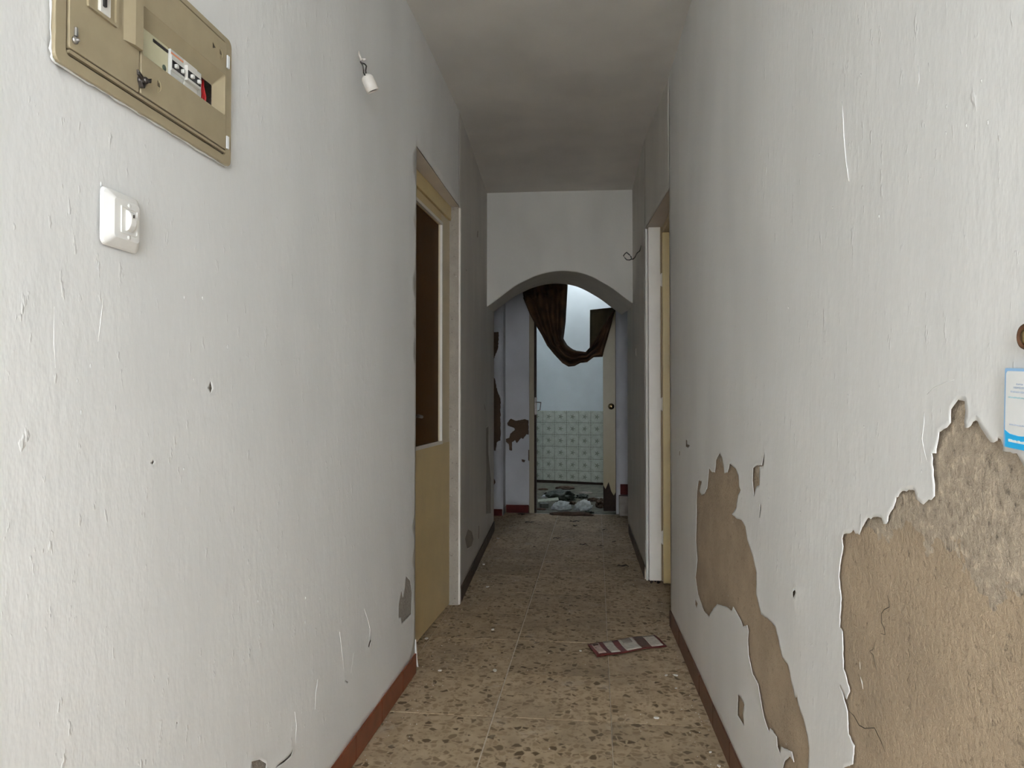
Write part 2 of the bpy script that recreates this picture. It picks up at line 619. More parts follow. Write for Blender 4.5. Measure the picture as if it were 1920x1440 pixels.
def skin(name, pl, outer, holes, mat, parent=None, grid=0.05, base=0.0024, wav=0.0014, curl=0.007):
    """coat of paint on plane pl: outer and holes in (s, z); holes = [(poly, curl, jag)]"""
    so = resample(outer, grid)
    hs = [resample(h[0], 0.008 if len(h) < 4 else h[3], h[2]) for h in holes]
    xs = np.array(outer)
    gx = np.arange(xs[:, 0].min() + grid / 2, xs[:, 0].max(), grid)
    gz = np.arange(xs[:, 1].min() + grid / 2, xs[:, 1].max(), grid)
    G = np.array([(a, b) for a in gx for b in gz])
    G = G + np.random.uniform(-grid * 0.2, grid * 0.2, G.shape)
    extra = []
    for h in hs:
        q = np.array(h)
        nx = np.roll(q, -1, 0) - np.roll(q, 1, 0)
        nn = np.stack([nx[:, 1], -nx[:, 0]], 1)
        nn /= np.maximum(np.hypot(*nn.T)[:, None], 1e-9)
        for d in (0.007, 0.018, 0.036):
            st = 1 if d < 0.01 else (2 if d < 0.02 else 4)
            extra.append(q[::st] + nn[::st] * d)
            extra.append(q[::st] - nn[::st] * d)
    if extra:
        G = np.concatenate([G] + extra)
    ok = pip(G, outer) & (seg_dist(G, outer) > grid * 0.3)
    for h in hs:
        if len(G):
            ok &= ~pip(G, h) & (seg_dist(G, h) > 0.0045)
    G = G[ok]
    vs = [Vector(p) for p in so]
    es = [(i, (i + 1) % len(so)) for i in range(len(so))]
    for h in hs:
        b = len(vs)
        vs += [Vector(p) for p in h]
        es += [(b + i, b + (i + 1) % len(h)) for i in range(len(h))]
    vs += [Vector((float(a), float(b))) for a, b in G]
    ov, oe, of, _, _, _ = delaunay_2d_cdt(vs, es, [], 0, 1e-5)
    V = np.array([(v.x, v.y) for v in ov])
    T = np.array(of)
    C = V[T].mean(1)
    keep = pip(C, outer)
    for h in hs:
        keep &= ~pip(C, h)
    T = T[keep]
    lift = np.zeros(len(V))
    for h, hh in zip(hs, holes):
        d = seg_dist(V, h)
        lift = np.maximum(lift, hh[1] * np.exp(-d / 0.009))
    co = []
    for i, (a, z) in enumerate(V):
        p = pl.pt(a, z)
        w = noise.noise(Vector((p.x * 2.3, p.y * 2.3, z * 1.7))) * wav
        if lift[i] > 1e-4:
            w += lift[i] * (0.25 + 0.75 * max(0, 0.5 + noise.noise(Vector((p.y * 9, z * 9, 3.1)))))
        co.append(p + pl.n * (base + wav + w))
    cnt = {}
    for t in T:
        for a, b in ((t[0], t[1]), (t[1], t[2]), (t[2], t[0])):
            k = (min(a, b), max(a, b))
            cnt[k] = cnt.get(k, 0) + 1
    rim = [k for k, c in cnt.items() if c == 1]
    back = {}
    faces = [tuple(int(i) for i in t) for t in T]
    for a, b in rim:
        for i in (a, b):
            if i not in back:
                back[i] = len(co)
                co.append(co[i] - pl.n * 0.0009)
        faces.append((int(a), int(b), back[b], back[a]))
    me = bpy.data.meshes.new(name)
    me.from_pydata([tuple(c) for c in co], [], faces)
    bm = bmesh.new()
    bm.from_mesh(me)
    loose = [v for v in bm.verts if not v.link_faces]
    bmesh.ops.delete(bm, geom=loose, context='VERTS')
    bmesh.ops.recalc_face_normals(bm, faces=bm.faces)
    bm.to_mesh(me)
    bm.free()
    for p in me.polygons:
        p.use_smooth = len(p.vertices) == 3
    return link(name, me, mat, parent)


def substrate(name, pl, outer, mat, thick=0.12, label='', parent=None):
    b = MB().prism([pl.pt(a, z) for a, z in outer], -pl.n * thick)
    o = b.build(name, mat, parent)
    if parent is None:
        struct(o, label, 'wall')
    return o


def rect(s0, z0, s1, z1):
    return [(s0, z0), (s1, z0), (s1, z1), (s0, z1)]


# ------------------------------------------------------------------ plan of the place
CZ = 2.66                       # ceiling
HEAD = 2.12                     # door heads
INS = (-0.15, 3.0)
a0 = fl(659.4, 1438.6)
a1 = fl(780.3, 1260.8)
def pulled(A, B, d=0.008):
    p = Plane(A, B, INS)
    return Plane((p.A - p.n * d)[:2], (p.B - p.n * d)[:2], INS)


LW = pulled(a0, a1)                                  # near left wall
D0 = LW.sz(778, 700)[0]                                  # its end at the door
b0 = fl(1368.4, 1440)
b1 = fl(1255.6, 1171.7)
RW = pulled(b0, b1)                                  # near right wall
R_END = RW.sz(1257.5, 700)[0]
LW2 = Plane((-0.6645, 3.87), fl(925, 995), INS)          # rear left wall (runs through the arch)
RW2 = Plane((0.371, 4.50), fl(1181.4, 1002), INS)
LINT = Plane(LW.pt(D0, 0)[:2], (-0.6645, 3.87), INS)
S_ENT_L = -(LW.A.y - ENT_Y) / LW.u.y
S_ENT_R = -(RW.A.y - ENT_Y) / RW.u.y
ARC_L = (-0.7235, 5.43)
ARC_R = (0.3672, 5.56)
ARCH = Plane(ARC_L, ARC_R, (0, 3))
ARC_T = 0.62
L2_END = LW2.len + 0.02
L2_END = (6.06 - LW2.A.y) / LW2.u.y
R2_END = (6.20 - RW2.A.y) / RW2.u.y


def W(pl, pts, off=0.005):
    return [pl.sz(x, y, off) for x, y in pts]


# ---- near left wall
hl_patch = [(761, 1081), (769, 1088.6), (772, 1112), (770.5, 1151), (752.5, 1169), (751, 1157), (747, 1158), (748, 1132),
            (752.5, 1107), (755, 1120), (759.5, 1101)]
hl_chip1 = [(396, 713), (399, 728), (396, 738), (392.5, 727)]
hl_crack1 = [(693.5, 1200), (695.5, 1201), (692.5, 1213), (690, 1213)]
hl_crack2 = [(549, 1406), (544, 1417), (530, 1430), (514, 1440), (523, 1431), (537, 1420)]
hl_low = [(470, 1428), (486, 1424), (499, 1432), (496, 1452), (474, 1456)]
hl_tiny = [(288, 861), (290, 866), (287.5, 872), (285.5, 868)]
hl_tiny2 = [(646, 1275), (653, 1279), (651, 1280.5)]
hl_tiny3 = [(330, 1353), (333, 1355), (330, 1358)]
S0 = LW.sz(95, 100, 0.0075)[0]
PZ0 = 1.562


class Bent:
    """near left wall bending slightly where the door lintel starts"""
    n = LW.n

    def pt(self, a, z, off=0.0):
        return LW.pt(a, z, off) if a <= D0 else LINT.pt(a - D0, z, off)


BL = Bent()
E_L = D0 + LINT.len
HX0, HX1, HZ0, HZ1 = S0 + 0.012, S0 + 0.478, PZ0 + 0.010, PZ0 + 0.250      # pocket of the electrical panel
sb_ = MB()
TOPZ = CZ + 0.06
for q4 in (rect(S_ENT_L, 0, HX0, TOPZ), rect(HX1, 0, D0, TOPZ), rect(HX0, 0, HX1, HZ0), rect(HX0, HZ1, HX1, TOPZ), rect(D0, HEAD, E_L, TOPZ)):
    sb_.prism([BL.pt(a if a < D0 or q4[0][0] < D0 else a + 1e-6, z) for a, z in q4], -LW.n * 0.12)
sb_.prism([LW.pt(a, z, -0.10) for a, z in rect(HX0, HZ0, HX1, HZ1)], -LW.n * 0.02)
wl_ = struct(sb_.build('wall_left', M['cement_grey']), 'white painted near left corridor wall carrying the electrical panel', 'wall')
skin('paint_coat', BL, [(S_ENT_L, 0.072), (D0, 0.072), (D0, HEAD), (E_L, HEAD), (E_L, CZ + 0.05), (S_ENT_L, CZ + 0.05)],
     [(W(LW, hl_patch), 0.003, 0.001), (W(LW, hl_chip1), 0.001, 0.0), (W(LW, hl_crack1), 0.004, 0.0),
      (W(LW, hl_crack2), 0.005, 0.0), (W(LW, hl_low), 0.003, 0.0), (W(LW, hl_tiny), 0.001, 0.0), (W(LW, hl_tiny2), 0.002, 0.0),
      (W(LW, hl_tiny3), 0.002, 0.0), (rect(HX0, HZ0, HX1, HZ1), 0.0, 0.0, 0.03)],
     M['paint'], wl_, grid=0.045)
# broken plaster nib hanging at the door corner above the skirting
nib = MB()
nib.prism([LW.pt(D0 - 0.006, 0.10, 0.001), LW.pt(D0 + 0.002, 0.13, 0.001), LW.pt(D0 + 0.006, 0.05, 0.006), LW.pt(D0 + 0.010, 0.018, 0.009),
           LW.pt(D0 + 0.001, 0.03, 0.008)], LW.n * 0.006)
nib.build('plaster_flake', M['paint'], wl_)

lint_face = MB().prism([LINT.pt(0, HEAD - 0.002), LINT.pt(LINT.len, HEAD - 0.002), LINT.pt(LINT.len, HEAD - 0.002, -0.118), LINT.pt(0, HEAD - 0.002, -0.118)], (0, 0, 0.0019))
lint_face.build('soffit', M['paint_warm'], wl_)

# ---- rear left wall, running through the arch
h2_spot = [(877.5, 992), (885, 997), (888, 1010), (884, 1024), (876, 1029), (872, 1010)]
h2_strip = [(911.5, 802), (916, 800), (916, 850), (921, 900), (920.5, 962), (911.5, 963), (911, 925), (912.5, 880), (911.5, 845)]
h2_crack = [(897, 985), (898.5, 986), (898, 1010), (896.5, 1010)]
h2_c2 = [(908, 755), (909.5, 760), (911, 770), (909, 766)]
h2_c3 = [(895.5, 433), (897, 433), (896.5, 446), (895, 444)]
h2_c4 = [(874, 503), (876.5, 507), (875.5, 511)]
h2_edge = [(857, 925), (858.5, 925), (858.5, 975), (857, 972)]
outL2 = rect(0, 0, L2_END, CZ + 0.06)
wl2 = substrate('wall_left_rear', LW2, outL2, M['cement_grey'], label='dirty white left wall, tinted for bounce light, between the glazed door and the arch')
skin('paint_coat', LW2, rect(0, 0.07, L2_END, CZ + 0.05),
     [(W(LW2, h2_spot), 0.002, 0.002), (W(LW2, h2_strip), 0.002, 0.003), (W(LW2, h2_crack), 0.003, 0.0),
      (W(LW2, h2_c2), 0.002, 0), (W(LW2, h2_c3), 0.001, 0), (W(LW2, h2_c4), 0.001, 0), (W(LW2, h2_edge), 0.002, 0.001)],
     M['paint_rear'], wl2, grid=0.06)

# ---- near right wall with the big peeled patches
hr_big = [(1582, 1440), (1599, 1433), (1601.7, 1398), (1590.5, 1376), (1588.6, 1334), (1581, 1303), (1573, 1282), (1587, 1311),
          (1593, 1296), (1587, 1272), (1581, 1254), (1579.4, 1184), (1574, 1176), (1577, 1123), (1573, 1082), (1576, 1055),
          (1581, 1024), (1579, 1010), (1581, 1002), (1592.5, 1000), (1600, 992.5), (1604, 1001), (1611, 1002.5), (1616, 989),
          (1626, 972.5), (1645, 969), (1652.5, 971), (1656, 982.5), (1661, 982.5), (1667.5, 962.5), (1679, 940), (1680, 932.5),
          (1689, 922.5), (1707.5, 919), (1715.5, 920), (1717.5, 935), (1731, 946), (1737.5, 940), (1746, 937.5), (1752.5, 930),
          (1750, 880), (1747, 850), (1755, 850), (1757.5, 832.5), (1761, 810), (1770, 804), (1782.5, 792.5), (1782.5, 767.5),
          (1790, 757.5), (1796, 749), (1809.5, 752.5), (1810, 802.5), (1815, 802.5), (1830, 788), (1834, 790), (1837.5, 799),
          (1847.5, 815), (1857.5, 829), (1869, 826), (1870, 820), (1876, 824), (1879.5, 835), (1879, 846), (1885, 847),
          (1905, 850), (1912.5, 864), (1924, 880), (1960, 930), (2010, 940), (2060, 1010)]
hr_mid = [(1350, 849), (1354, 857.5), (1357.5, 875), (1359, 887.5), (1365, 886), (1369, 869), (1380, 880), (1385, 892.5),
          (1386, 912.5), (1389, 919), (1384.5, 927.5), (1381, 952.5), (1372.5, 964), (1382.5, 972.5), (1390, 975), (1397.5, 987.5),
          (1401, 1012.5), (1412.5, 1045), (1419, 1072.5), (1419, 1115), (1427.5, 1152.5), (1440, 1161), (1454, 1175), (1461, 1201),
          (1466.5, 1232), (1477, 1247), (1483, 1275.6), (1491.6, 1308.5), (1495, 1307), (1497, 1321.6), (1508, 1354),
          (1513.5, 1378.5), (1516.7, 1402.5), (1516, 1440), (1512, 1490), (1490, 1500), (1474, 1465), (1468.6, 1440), (1472, 1427),
          (1482, 1418), (1489, 1429), (1485, 1409), (1465, 1400), (1463, 1413), (1457.7, 1400), (1456.6, 1380.6), (1444.5, 1365),
          (1441, 1372), (1432.5, 1345.6), (1427, 1315), (1421.6, 1282), (1410.6, 1262.5), (1403, 1227.5), (1402, 1201),
          (1403.6, 1184), (1401, 1172), (1393, 1175), (1390, 1165), (1387.5, 1160), (1375, 1137.5), (1372.5, 1145), (1362.5, 1137.5),
          (1345, 1132.5), (1337.5, 1142.5), (1329, 1156), (1320, 1145), (1309, 1115), (1304, 1082.5), (1307.5, 1050), (1305, 1015),
          (1306, 940), (1307.5, 922.5), (1310, 901), (1315, 902.5), (1312, 920), (1315, 929), (1321, 926), (1326, 915),
          (1329, 877.5), (1334, 885), (1340, 886), (1342.5, 862.5)]
hr_s1 = [(1435, 846), (1432.5, 874), (1425, 875), (1424.5, 909), (1419, 912.5), (1414, 931), (1412, 902.5), (1413, 877.5),
         (1420, 872.5), (1429, 872.5), (1431, 862)]
hr_s2 = [(1425.5, 946), (1427, 946), (1425, 970), (1423.5, 970)]
hr_s3 = [(1487, 1110), (1492, 1105), (1493, 1110), (1490, 1119), (1487.5, 1120)]
hr_s4 = [(1286, 824), (1289, 826), (1289, 833), (1294, 835), (1291, 839), (1286, 837)]
hr_s5 = [(1384.4, 1302), (1389, 1306), (1397.5, 1321.6), (1394, 1337), (1395.8, 1361), (1391, 1354), (1383, 1341), (1383, 1324)]
hr_s6 = [(1273.5, 846), (1275, 846), (1274.5, 853), (1273, 853)]
hr_s7 = [(1303, 1123), (1308, 1132), (1306, 1140), (1303, 1133)]
S_R0 = S_ENT_R
big = W(RW, hr_big, 0.005)
sr = [p for p in big if True]
big_poly = sr + [(S_R0 + 0.30, 0.60), (S_R0 + 0.42, 0.30), (S_R0 + 0.70, 0.14), (RW.sz(1560, 1440)[0] + 0.02, 0.17),
                 (RW.sz(1590, 1440)[0], 0.30)]
outR = rect(S_R0, 0, R_END, CZ + 0.1)
wr_ = substrate('wall_right', RW, outR, M['cement'], label='white painted near right corridor wall with big peeled patches')
skin('paint_coat', RW, rect(S_R0, 0.07, R_END, CZ + 0.08),
     [(big_poly, 0.0020, 0.0017, 0.006), (W(RW, hr_mid), 0.0026, 0.0011), (W(RW, hr_s1), 0.003, 0.0003), (W(RW, hr_s2), 0.003, 0),
      (W(RW, hr_s3), 0.003, 0), (W(RW, hr_s4), 0.003, 0), (W(RW, hr_s5), 0.004, 0.0006), (W(RW, hr_s6), 0.002, 0),
      (W(RW, hr_s7), 0.002, 0)],
     M['paint'], wr_, grid=0.045)

# ---- lintel and rear right wall
LINR = Plane(RW.pt(R_END, 0)[:2], (0.371, 4.50), INS)
lr = substrate('wall_right_lintel', LINR, rect(0, HEAD, LINR.len, CZ + 0.1), M['paint_warm'], label='white wall above the right doorway')
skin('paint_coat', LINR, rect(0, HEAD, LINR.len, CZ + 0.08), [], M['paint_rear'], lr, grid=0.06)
h3_c1 = [(1196.5, 772), (1198.5, 774), (1199.5, 793), (1197.5, 791)]
h3_c2 = [(1187, 845), (1188.5, 850), (1189, 900), (1188, 935), (1186.5, 880)]
wr2 = substrate('wall_right_rear', RW2, rect(0, 0, R2_END, CZ + 0.1), M['paint_rear'], label='dirty white right wall, tinted for bounce light, between the doorway and the arch')
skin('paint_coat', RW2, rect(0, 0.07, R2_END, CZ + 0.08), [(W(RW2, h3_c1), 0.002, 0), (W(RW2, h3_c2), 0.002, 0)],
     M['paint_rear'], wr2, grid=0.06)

# ---- arch between the rear walls
arc_px = [(910, 580), (925, 567), (940, 556), (955, 544.5), (970, 534), (988, 525), (1006, 517), (1030, 510.5), (1053, 508), (1076, 509.5),
          (1097, 514), (1115, 521.5), (1133, 531.5), (1147, 540), (1160, 549.5), (1175, 561), (1190.6, 573)]
arc = [ARCH.sz(x, y) for x, y in arc_px]
arc[0] = (-0.02, arc[0][1])
arc[-1] = (ARCH.len + 0.02, arc[-1][1])
fine_arc = []
for i in range(len(arc) - 1):
    p0 = arc[max(i - 1, 0)]
    p1, p2 = arc[i], arc[i + 1]
    p3 = arc[min(i + 2, len(arc) - 1)]
    for k in range(4):
        t = k / 4
        fine_arc.append(tuple(0.5 * ((2 * p1[j]) + (-p0[j] + p2[j]) * t + (2 * p0[j] - 5 * p1[j] + 4 * p2[j] - p3[j]) * t * t +
                                     (-p0[j] + 3 * p1[j] - 3 * p2[j] + p3[j]) * t ** 3) for j in (0, 1)))
fine_arc.append(arc[-1])
poly = fine_arc + [(ARCH.len + 0.02, CZ + 0.1), (-0.02, CZ + 0.1)]
ab = MB().prism([ARCH.pt(a, z) for a, z in poly], -ARCH.n * ARC_T)
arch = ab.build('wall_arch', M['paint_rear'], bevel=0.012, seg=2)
struct(arch, 'dirty white cross wall, tinted for bounce light, with a shallow rounded arch', 'arch')

# ---- ridges, drips and blisters of thick paint; cracks in the bare render


def ridge(pl, pts, r, parent, mat, name, off=0.0055):
    P_ = [pl.px(x, y, off) for x, y in pts]
    R_ = [0.6 * r * (0.35 if i in (0, len(P_) - 1) else 1.0) for i in range(len(P_))]
    MB().tube(P_, R_, 6).build(name, M[mat], parent, smooth=True)


for pts, r in (([(1579, 190), (1581, 225), (1582, 255), (1586, 300), (1590, 330), (1592, 340)], 0.0013),
               ([(1790, 712), (1770, 718), (1750, 728), (1738, 740)], 0.0010), ([(1733, 772), (1733, 792), (1729, 822), (1734, 850), (1741, 872)], 0.0012),
               ([(1436, 305), (1437, 320), (1436, 330)], 0.0015), ([(1722, 123), (1724, 150), (1719, 172)], 0.0016), ([(1741, 118), (1743, 135)], 0.0016)):
    ridge(RW, pts, r, wr_, 'paint', 'paint_ridge', 0.0042)
for pts, r in (([(596, 1274), (592, 1300), (591, 1330)], 0.0018), ([(553, 1335), (556, 1360), (553, 1400)], 0.0018), ([(683, 1142), (689, 1160), (694, 1180), (692, 1200)], 0.0016),
               ([(612, 1340), (610, 1352)], 0.0015), ([(637, 1185), (641, 1220), (646, 1262)], 0.0018), ([(663, 1225), (658, 1262)], 0.0016), ([(501, 1358), (503, 1372)], 0.0015),
               ([(194, 560), (189, 600), (184, 640)], 0.0012), ([(102, 575), (101, 640), (104, 690)], 0.0010), ([(288, 790), (287, 830)], 0.0010)):
    ridge(LW, pts, r, wl_, 'paint', 'paint_ridge', 0.0042)
dome = MB().lathe([(1.0, 0.0), (0.8, 0.2), (0.45, 0.34), (0.0, 0.4)], 10).mesh('paint_blister')
dome.materials.append(M['paint'])
for p_ in dome.polygons:
    p_.use_smooth = True
for pl, par, lst in ((LW, wl_, [(170, 686, 3.2), (145, 714, 3.0), (152, 773, 3.4), (427, 650, 3.4), (346, 558, 2.6), (380, 559, 2.6), (363, 712, 2.4), (573, 1121, 3.2), (484, 1128, 2.8),
                                (600, 1122, 2.6), (572, 1167, 3.0), (345, 880, 2.4), (402, 1240, 3.0), (96, 676, 2.2), (190, 345, 3.0), (235, 690, 1.8), (520, 1260, 2.5)]),
                     (RW, wr_, [(1614, 141, 2.6), (1775, 200, 2.8), (1774, 250, 2.6), (1812, 235, 2.4), (1852, 230, 2.6), (1840, 152, 2.2), (1536, 290, 2.0), (1648, 405, 2.4), (1726, 335, 2.4),
                                (1478, 577, 2.6), (1561, 390, 2.2), (1728, 884, 2.4), (1590, 742, 2.2), (1620, 800, 2.2), (1700, 620, 2.4), (1500, 960, 2.0)])):
    for x, y, r in lst:
        o = link('paint_blister', dome, None, par)
        a_, z_ = pl.sz(x, y, 0.004)
        o.matrix_world = pl.frame(a_, z_, 0.0038) @ Matrix.Rotation(math.pi / 2, 4, 'X') @ Matrix.Diagonal((0.8 * r / 1000, 1.3 * r / 1000, r / 1000, 1))
for pts in ([(1664, 1116), (1667, 1128), (1668, 1138), (1658, 1143), (1653, 1150), (1653, 1168), (1658, 1178), (1660, 1190), (1651, 1188)],
            [(1642, 1201), (1637, 1218), (1631, 1221), (1637, 1228), (1641, 1245), (1645, 1260)], [(1590, 1331), (1601, 1342), (1611, 1360), (1622, 1366), (1640, 1365), (1652, 1390), (1660, 1410)]):
    ridge(RW, pts, 0.0012, wr_, 'panel_dark', 'render_crack', 0.0)
for pts in ([(1612, 1241), (1613, 1255)], [(1613, 1268), (1616, 1278), (1618, 1292)]):
    ridge(RW, pts, 0.0016, wr_, 'plaster_chip', 'paint_crumb', 0.001)

# ------------------------------------------------------------------ shell that keeps daylight out
XL, XR = -2.3, 1.9
YB = 9.95


def shell(name, lo, hi, label, cat='wall', mat='mortar_shell'):
    o = MB().box(lo, hi).build(name, M[mat])
    struct(o, label, cat)
    return o


shell('wall_outer_left', (XL - 0.15, ENT_Y - 0.2, -0.05), (XL, YB + 0.2, 3.25), 'unseen outer wall added to keep daylight out of the left rooms')
shell('wall_outer_right', (XR, ENT_Y - 0.2, -0.05), (XR + 0.15, YB + 0.2, 3.25), 'unseen outer wall added to keep daylight out of the right rooms')
shell('wall_outer_rear', (XL, YB, -0.05), (XR, YB + 0.15, 3.25), 'unseen outer wall added behind the bathroom to keep daylight out')
# unseen street wall; entrance opening placed and sized to steer daylight along the corridor
EX0, EX1, EZ = -0.34, 0.47, 2.5
e = MB()
e.box((XL, ENT_Y - 0.2, -0.05), (EX0, ENT_Y, 3.25))
e.box((EX1, ENT_Y - 0.2, -0.05), (XR, ENT_Y, 3.25))
e.box((EX0, ENT_Y - 0.2, EZ), (EX1, ENT_Y, 3.25))
struct(e.build('wall_entrance', M['paint']), 'street wall around the open entrance behind the viewer', 'wall')
# roof with the bathroom skylight
SKX0, SKX1, SKY0, SKY1 = -0.45, 0.25, 8.7, 9.3
r = MB()
r.box((XL - 0.15, ENT_Y - 0.2, 3.1), (XR + 0.15, SKY0, 3.25))
r.box((XL - 0.15, SKY1, 3.1), (XR + 0.15, YB + 0.2, 3.25))
r.box((XL - 0.15, SKY0, 3.1), (SKX0, SKY1, 3.25))
r.box((SKX1, SKY0, 3.1), (XR + 0.15, SKY1, 3.25))
struct(r.build('ceiling_roof', M['paint_bath']), 'unseen flat roof slab added to keep daylight out, open above the bathroom', 'roof')
g = MB().box((-9, -14, -0.12), (9, ENT_Y - 0.2, -0.05))
struct(g.build('ground_street', M['pavement']), 'grey street pavement outside the entrance', 'ground')

# ---- corridor ceiling, slightly higher on the right
cb = MB()
nx, ny = 10, 24
for j in range(ny + 1):
    for i in range(nx + 1):
        x = -0.85 + 1.45 * i / nx
        y = ENT_Y + (7.1 - ENT_Y) * j / ny
        z = 2.622 + 0.045 * i / nx + 0.004 * noise.noise(Vector((x * 2, y * 1.5, 0)))
        cb.v.append((x, y, z))
for j in range(ny):
    for i in range(nx):
        k = j * (nx + 1) + i
        cb.f.append((k, k + nx + 1, k + nx + 2, k + 1))
base_n = len(cb.v)
cb.v += [(v[0], v[1], 2.86) for v in list(cb.v)]
for j in range(ny):
    for i in range(nx):
        k = base_n + j * (nx + 1) + i
        cb.f.append((k, k + 1, k + nx + 2, k + nx + 1))
co_ = cb.build('ceiling', M['paint_ceiling'], smooth=True)
struct(co_, 'plain off-white corridor ceiling fading into shade', 'ceiling')

# ------------------------------------------------------------------ floor with separate terrazzo tiles
fb = MB().box((XL, ENT_Y - 0.2, -0.06), (XR, 7.02, -0.0035))
floor = struct(fb.build('floor', M['grout']), 'corridor floor of worn brown terrazzo tiles', 'floor')
TS = 0.4025
tb = MB().box((-TS / 2 + 0.0012, -TS / 2 + 0.0012, -0.014), (TS / 2 - 0.0012, TS / 2 - 0.0012, 0.0))
tile_me = tb.mesh('terrazzo_tile', 0.0012, 1)
tile_me.materials.append(M['terrazzo'])
rot = -0.016
ca, sa = math.cos(rot), math.sin(rot)
for j in range(-7, 12):
    for i in range(-2, 3):
        lx = (i + 0.5) * TS
        ly = (j + 0.5) * TS
        x = -0.3125 + lx * ca - ly * sa - (0.0025 if i < 0 else 0.0)
        y = 2.54 + lx * sa + ly * ca
        if y > 6.85 or y < ENT_Y - 0.3:
            continue
        if i == -2 and y < 2.6:
            continue
        if i == 2 and not (3.3 < y < 4.9 or y > 6.1):
            continue
        o = link('floor_tile', tile_me, None, floor)
        o.location = (x, y, random.uniform(-0.0012, 0.0))
        o.rotation_euler = (random.uniform(-0.0012, 0.0012), random.uniform(-0.0012, 0.0012), rot)

# ------------------------------------------------------------------ skirting tiles


def skirting(name, pl, s_from, s_to, step, h, label, mat, s_anchor=0.0, t=0.009):
    root = struct(empty(name, Matrix.Translation(pl.pt((s_from + s_to) / 2, 0))), label, 'skirting')
    k = math.floor((s_from - s_anchor) / step)
    s = s_anchor + k * step
    mi = root.matrix_world.inverted()
    bed = MB().prism([mi @ pl.pt(a, z, 0.0005) for a, z in rect(s_from, 0.0, s_to, h - 0.002)], pl.n * (t - 0.003))
    bed.build('mortar_bed', M['grout'], root)
    while s < s_to - 1e-4:
        p0, p1 = max(s, s_from), min(s + step, s_to)
        if p1 - p0 > 0.015:
            b = MB().prism([mi @ pl.pt(a, z, 0.001) for a, z in rect(p0 + 0.001, 0.0005, p1 - 0.001, h + random.uniform(-0.001, 0.001))],
                           pl.n * (t + random.uniform(-0.0008, 0.0008)))
            b.build('skirting_tile', mat, root, bevel=0.0012, seg=1)
        s += step
    return root


skirting('baseboard_left', LW, S_ENT_L, D0 - 0.002, 0.262, 0.077, 'red-brown tile skirting along the near left wall', M['skirting'],
         LW.sz(662, 1436)[0])
skirting('baseboard_left_rear', LW2, 0.02, (6.06 - LW2.A.y) / LW2.u.y, 0.262, 0.077,
         'dark brown tile skirting from the left door to the arch', M['skirting_rear'])
skirting('baseboard_right', RW, S_ENT_R, R_END - 0.002, 0.262, 0.075, 'red-brown tile skirting below the peeled right wall', M['skirting_right'])
skirting('baseboard_right_rear', RW2, 0.03, 1.55, 0.262, 0.075, 'dark brown tile skirting between right doorway and arch', M['skirting_rear'])

# ------------------------------------------------------------------ left door (glazed)
dA = Vector((-0.7455, 3.235, 0))
dB = Vector((-0.7122, 3.8929, 0))
du = (dB - dA).normalized()
dP = Plane((dB - du * 0.90)[:2], (dB)[:2], INS)      # plane of the leaf, 0.90 long
door1 = empty('door_1', dP.frame(0, 0))
struct(door1, 'cream left door with a tall amber glass pane', 'door')
# local X runs along +s for the left wall, -Y is out of the wall
Wd = 0.875


def dl(px, py, off=0.0):
    a, z = dP.sz(px, py, off)
    return a, z


gx1 = dl(827, 600)[0]
gz0 = 1.1 + (dl(827, 828)[1] - 1.1)
gz1 = dl(825, 425)[1]
gz1 = dl(783, 379)[1]
gx0 = 0.125
th = 0.038
lf = MB()
lf.box((0.0, 0, 0.008), (gx0, th, 2.04))
lf.box((gx1, 0, 0.008), (Wd, th, 2.04))
lf.build('stile', M['frame_cream'], door1, bevel=0.002)
MB().box((gx0, 0, 0.008), (gx1, th, gz0)).build('lower_panel', M['olive'], door1)
MB().box((0.0, -0.001, 0.008), (Wd, 0.004, gz0 - 0.01)).build('lower_facing', M['olive'], door1, bevel=0.001)
MB().box((gx0, 0, gz1), (gx1, th, 2.04)).build('top_rail', M['olive'], door1)
MB().box((gx0, 0.014, gz0), (gx1, 0.020, gz1)).build('glass_pane', M['amber'], door1)
bead = ring_mesh(rrect(gx0 - 0.002, gz0 - 0.012, gx1 + 0.016, gz1 + 0.014, 0.0015, 1), rrect(gx0 + 0.013, gz0 + 0.004, gx1 - 0.001, gz1 - 0.001, 0.0015, 1), -0.006, 0.006)
bead.build('glazing_bead', M['frame_white'], door1)
hnd = MB()
hnd.tube([(0.06, -0.001, 1.02), (0.06, -0.045, 1.02)], 0.008, 10)
hnd.tube([(0.06, -0.045, 1.02), (0.10, -0.048, 1.02), (0.165, -0.046, 1.015)], 0.007, 10)
h_ = hnd.build('handle', M['dark_metal'], door1, smooth=True)
MB().box((0.045, -0.003, 0.93), (0.075, 0.0, 1.10)).build('handle_plate', M['dark_metal'], h_, bevel=0.001)
# frame: head, far jamb, near jamb and the white casing strip
fr = MB()
fr.box((-0.03, -0.008, 2.045), (Wd + 0.03, 0.06, 2.118))
fr.build('frame_head', M['cream'], door1, bevel=0.003)
MB().box((Wd + 0.003, -0.030, 0.0), (Wd + 0.04, 0.06, 2.045)).build('frame_jamb', M['frame_cream'], door1, bevel=0.003)
MB().box((-0.04, -0.022, 0.0), (-0.003, 0.06, 2.045)).build('frame_jamb', M['frame_cream'], door1, bevel=0.003)
MB().box((Wd + 0.008, -0.058, 0.0), (Wd + 0.034, -0.031, 2.115)).build('casing', M['frame_white'], door1, bevel=0.006)

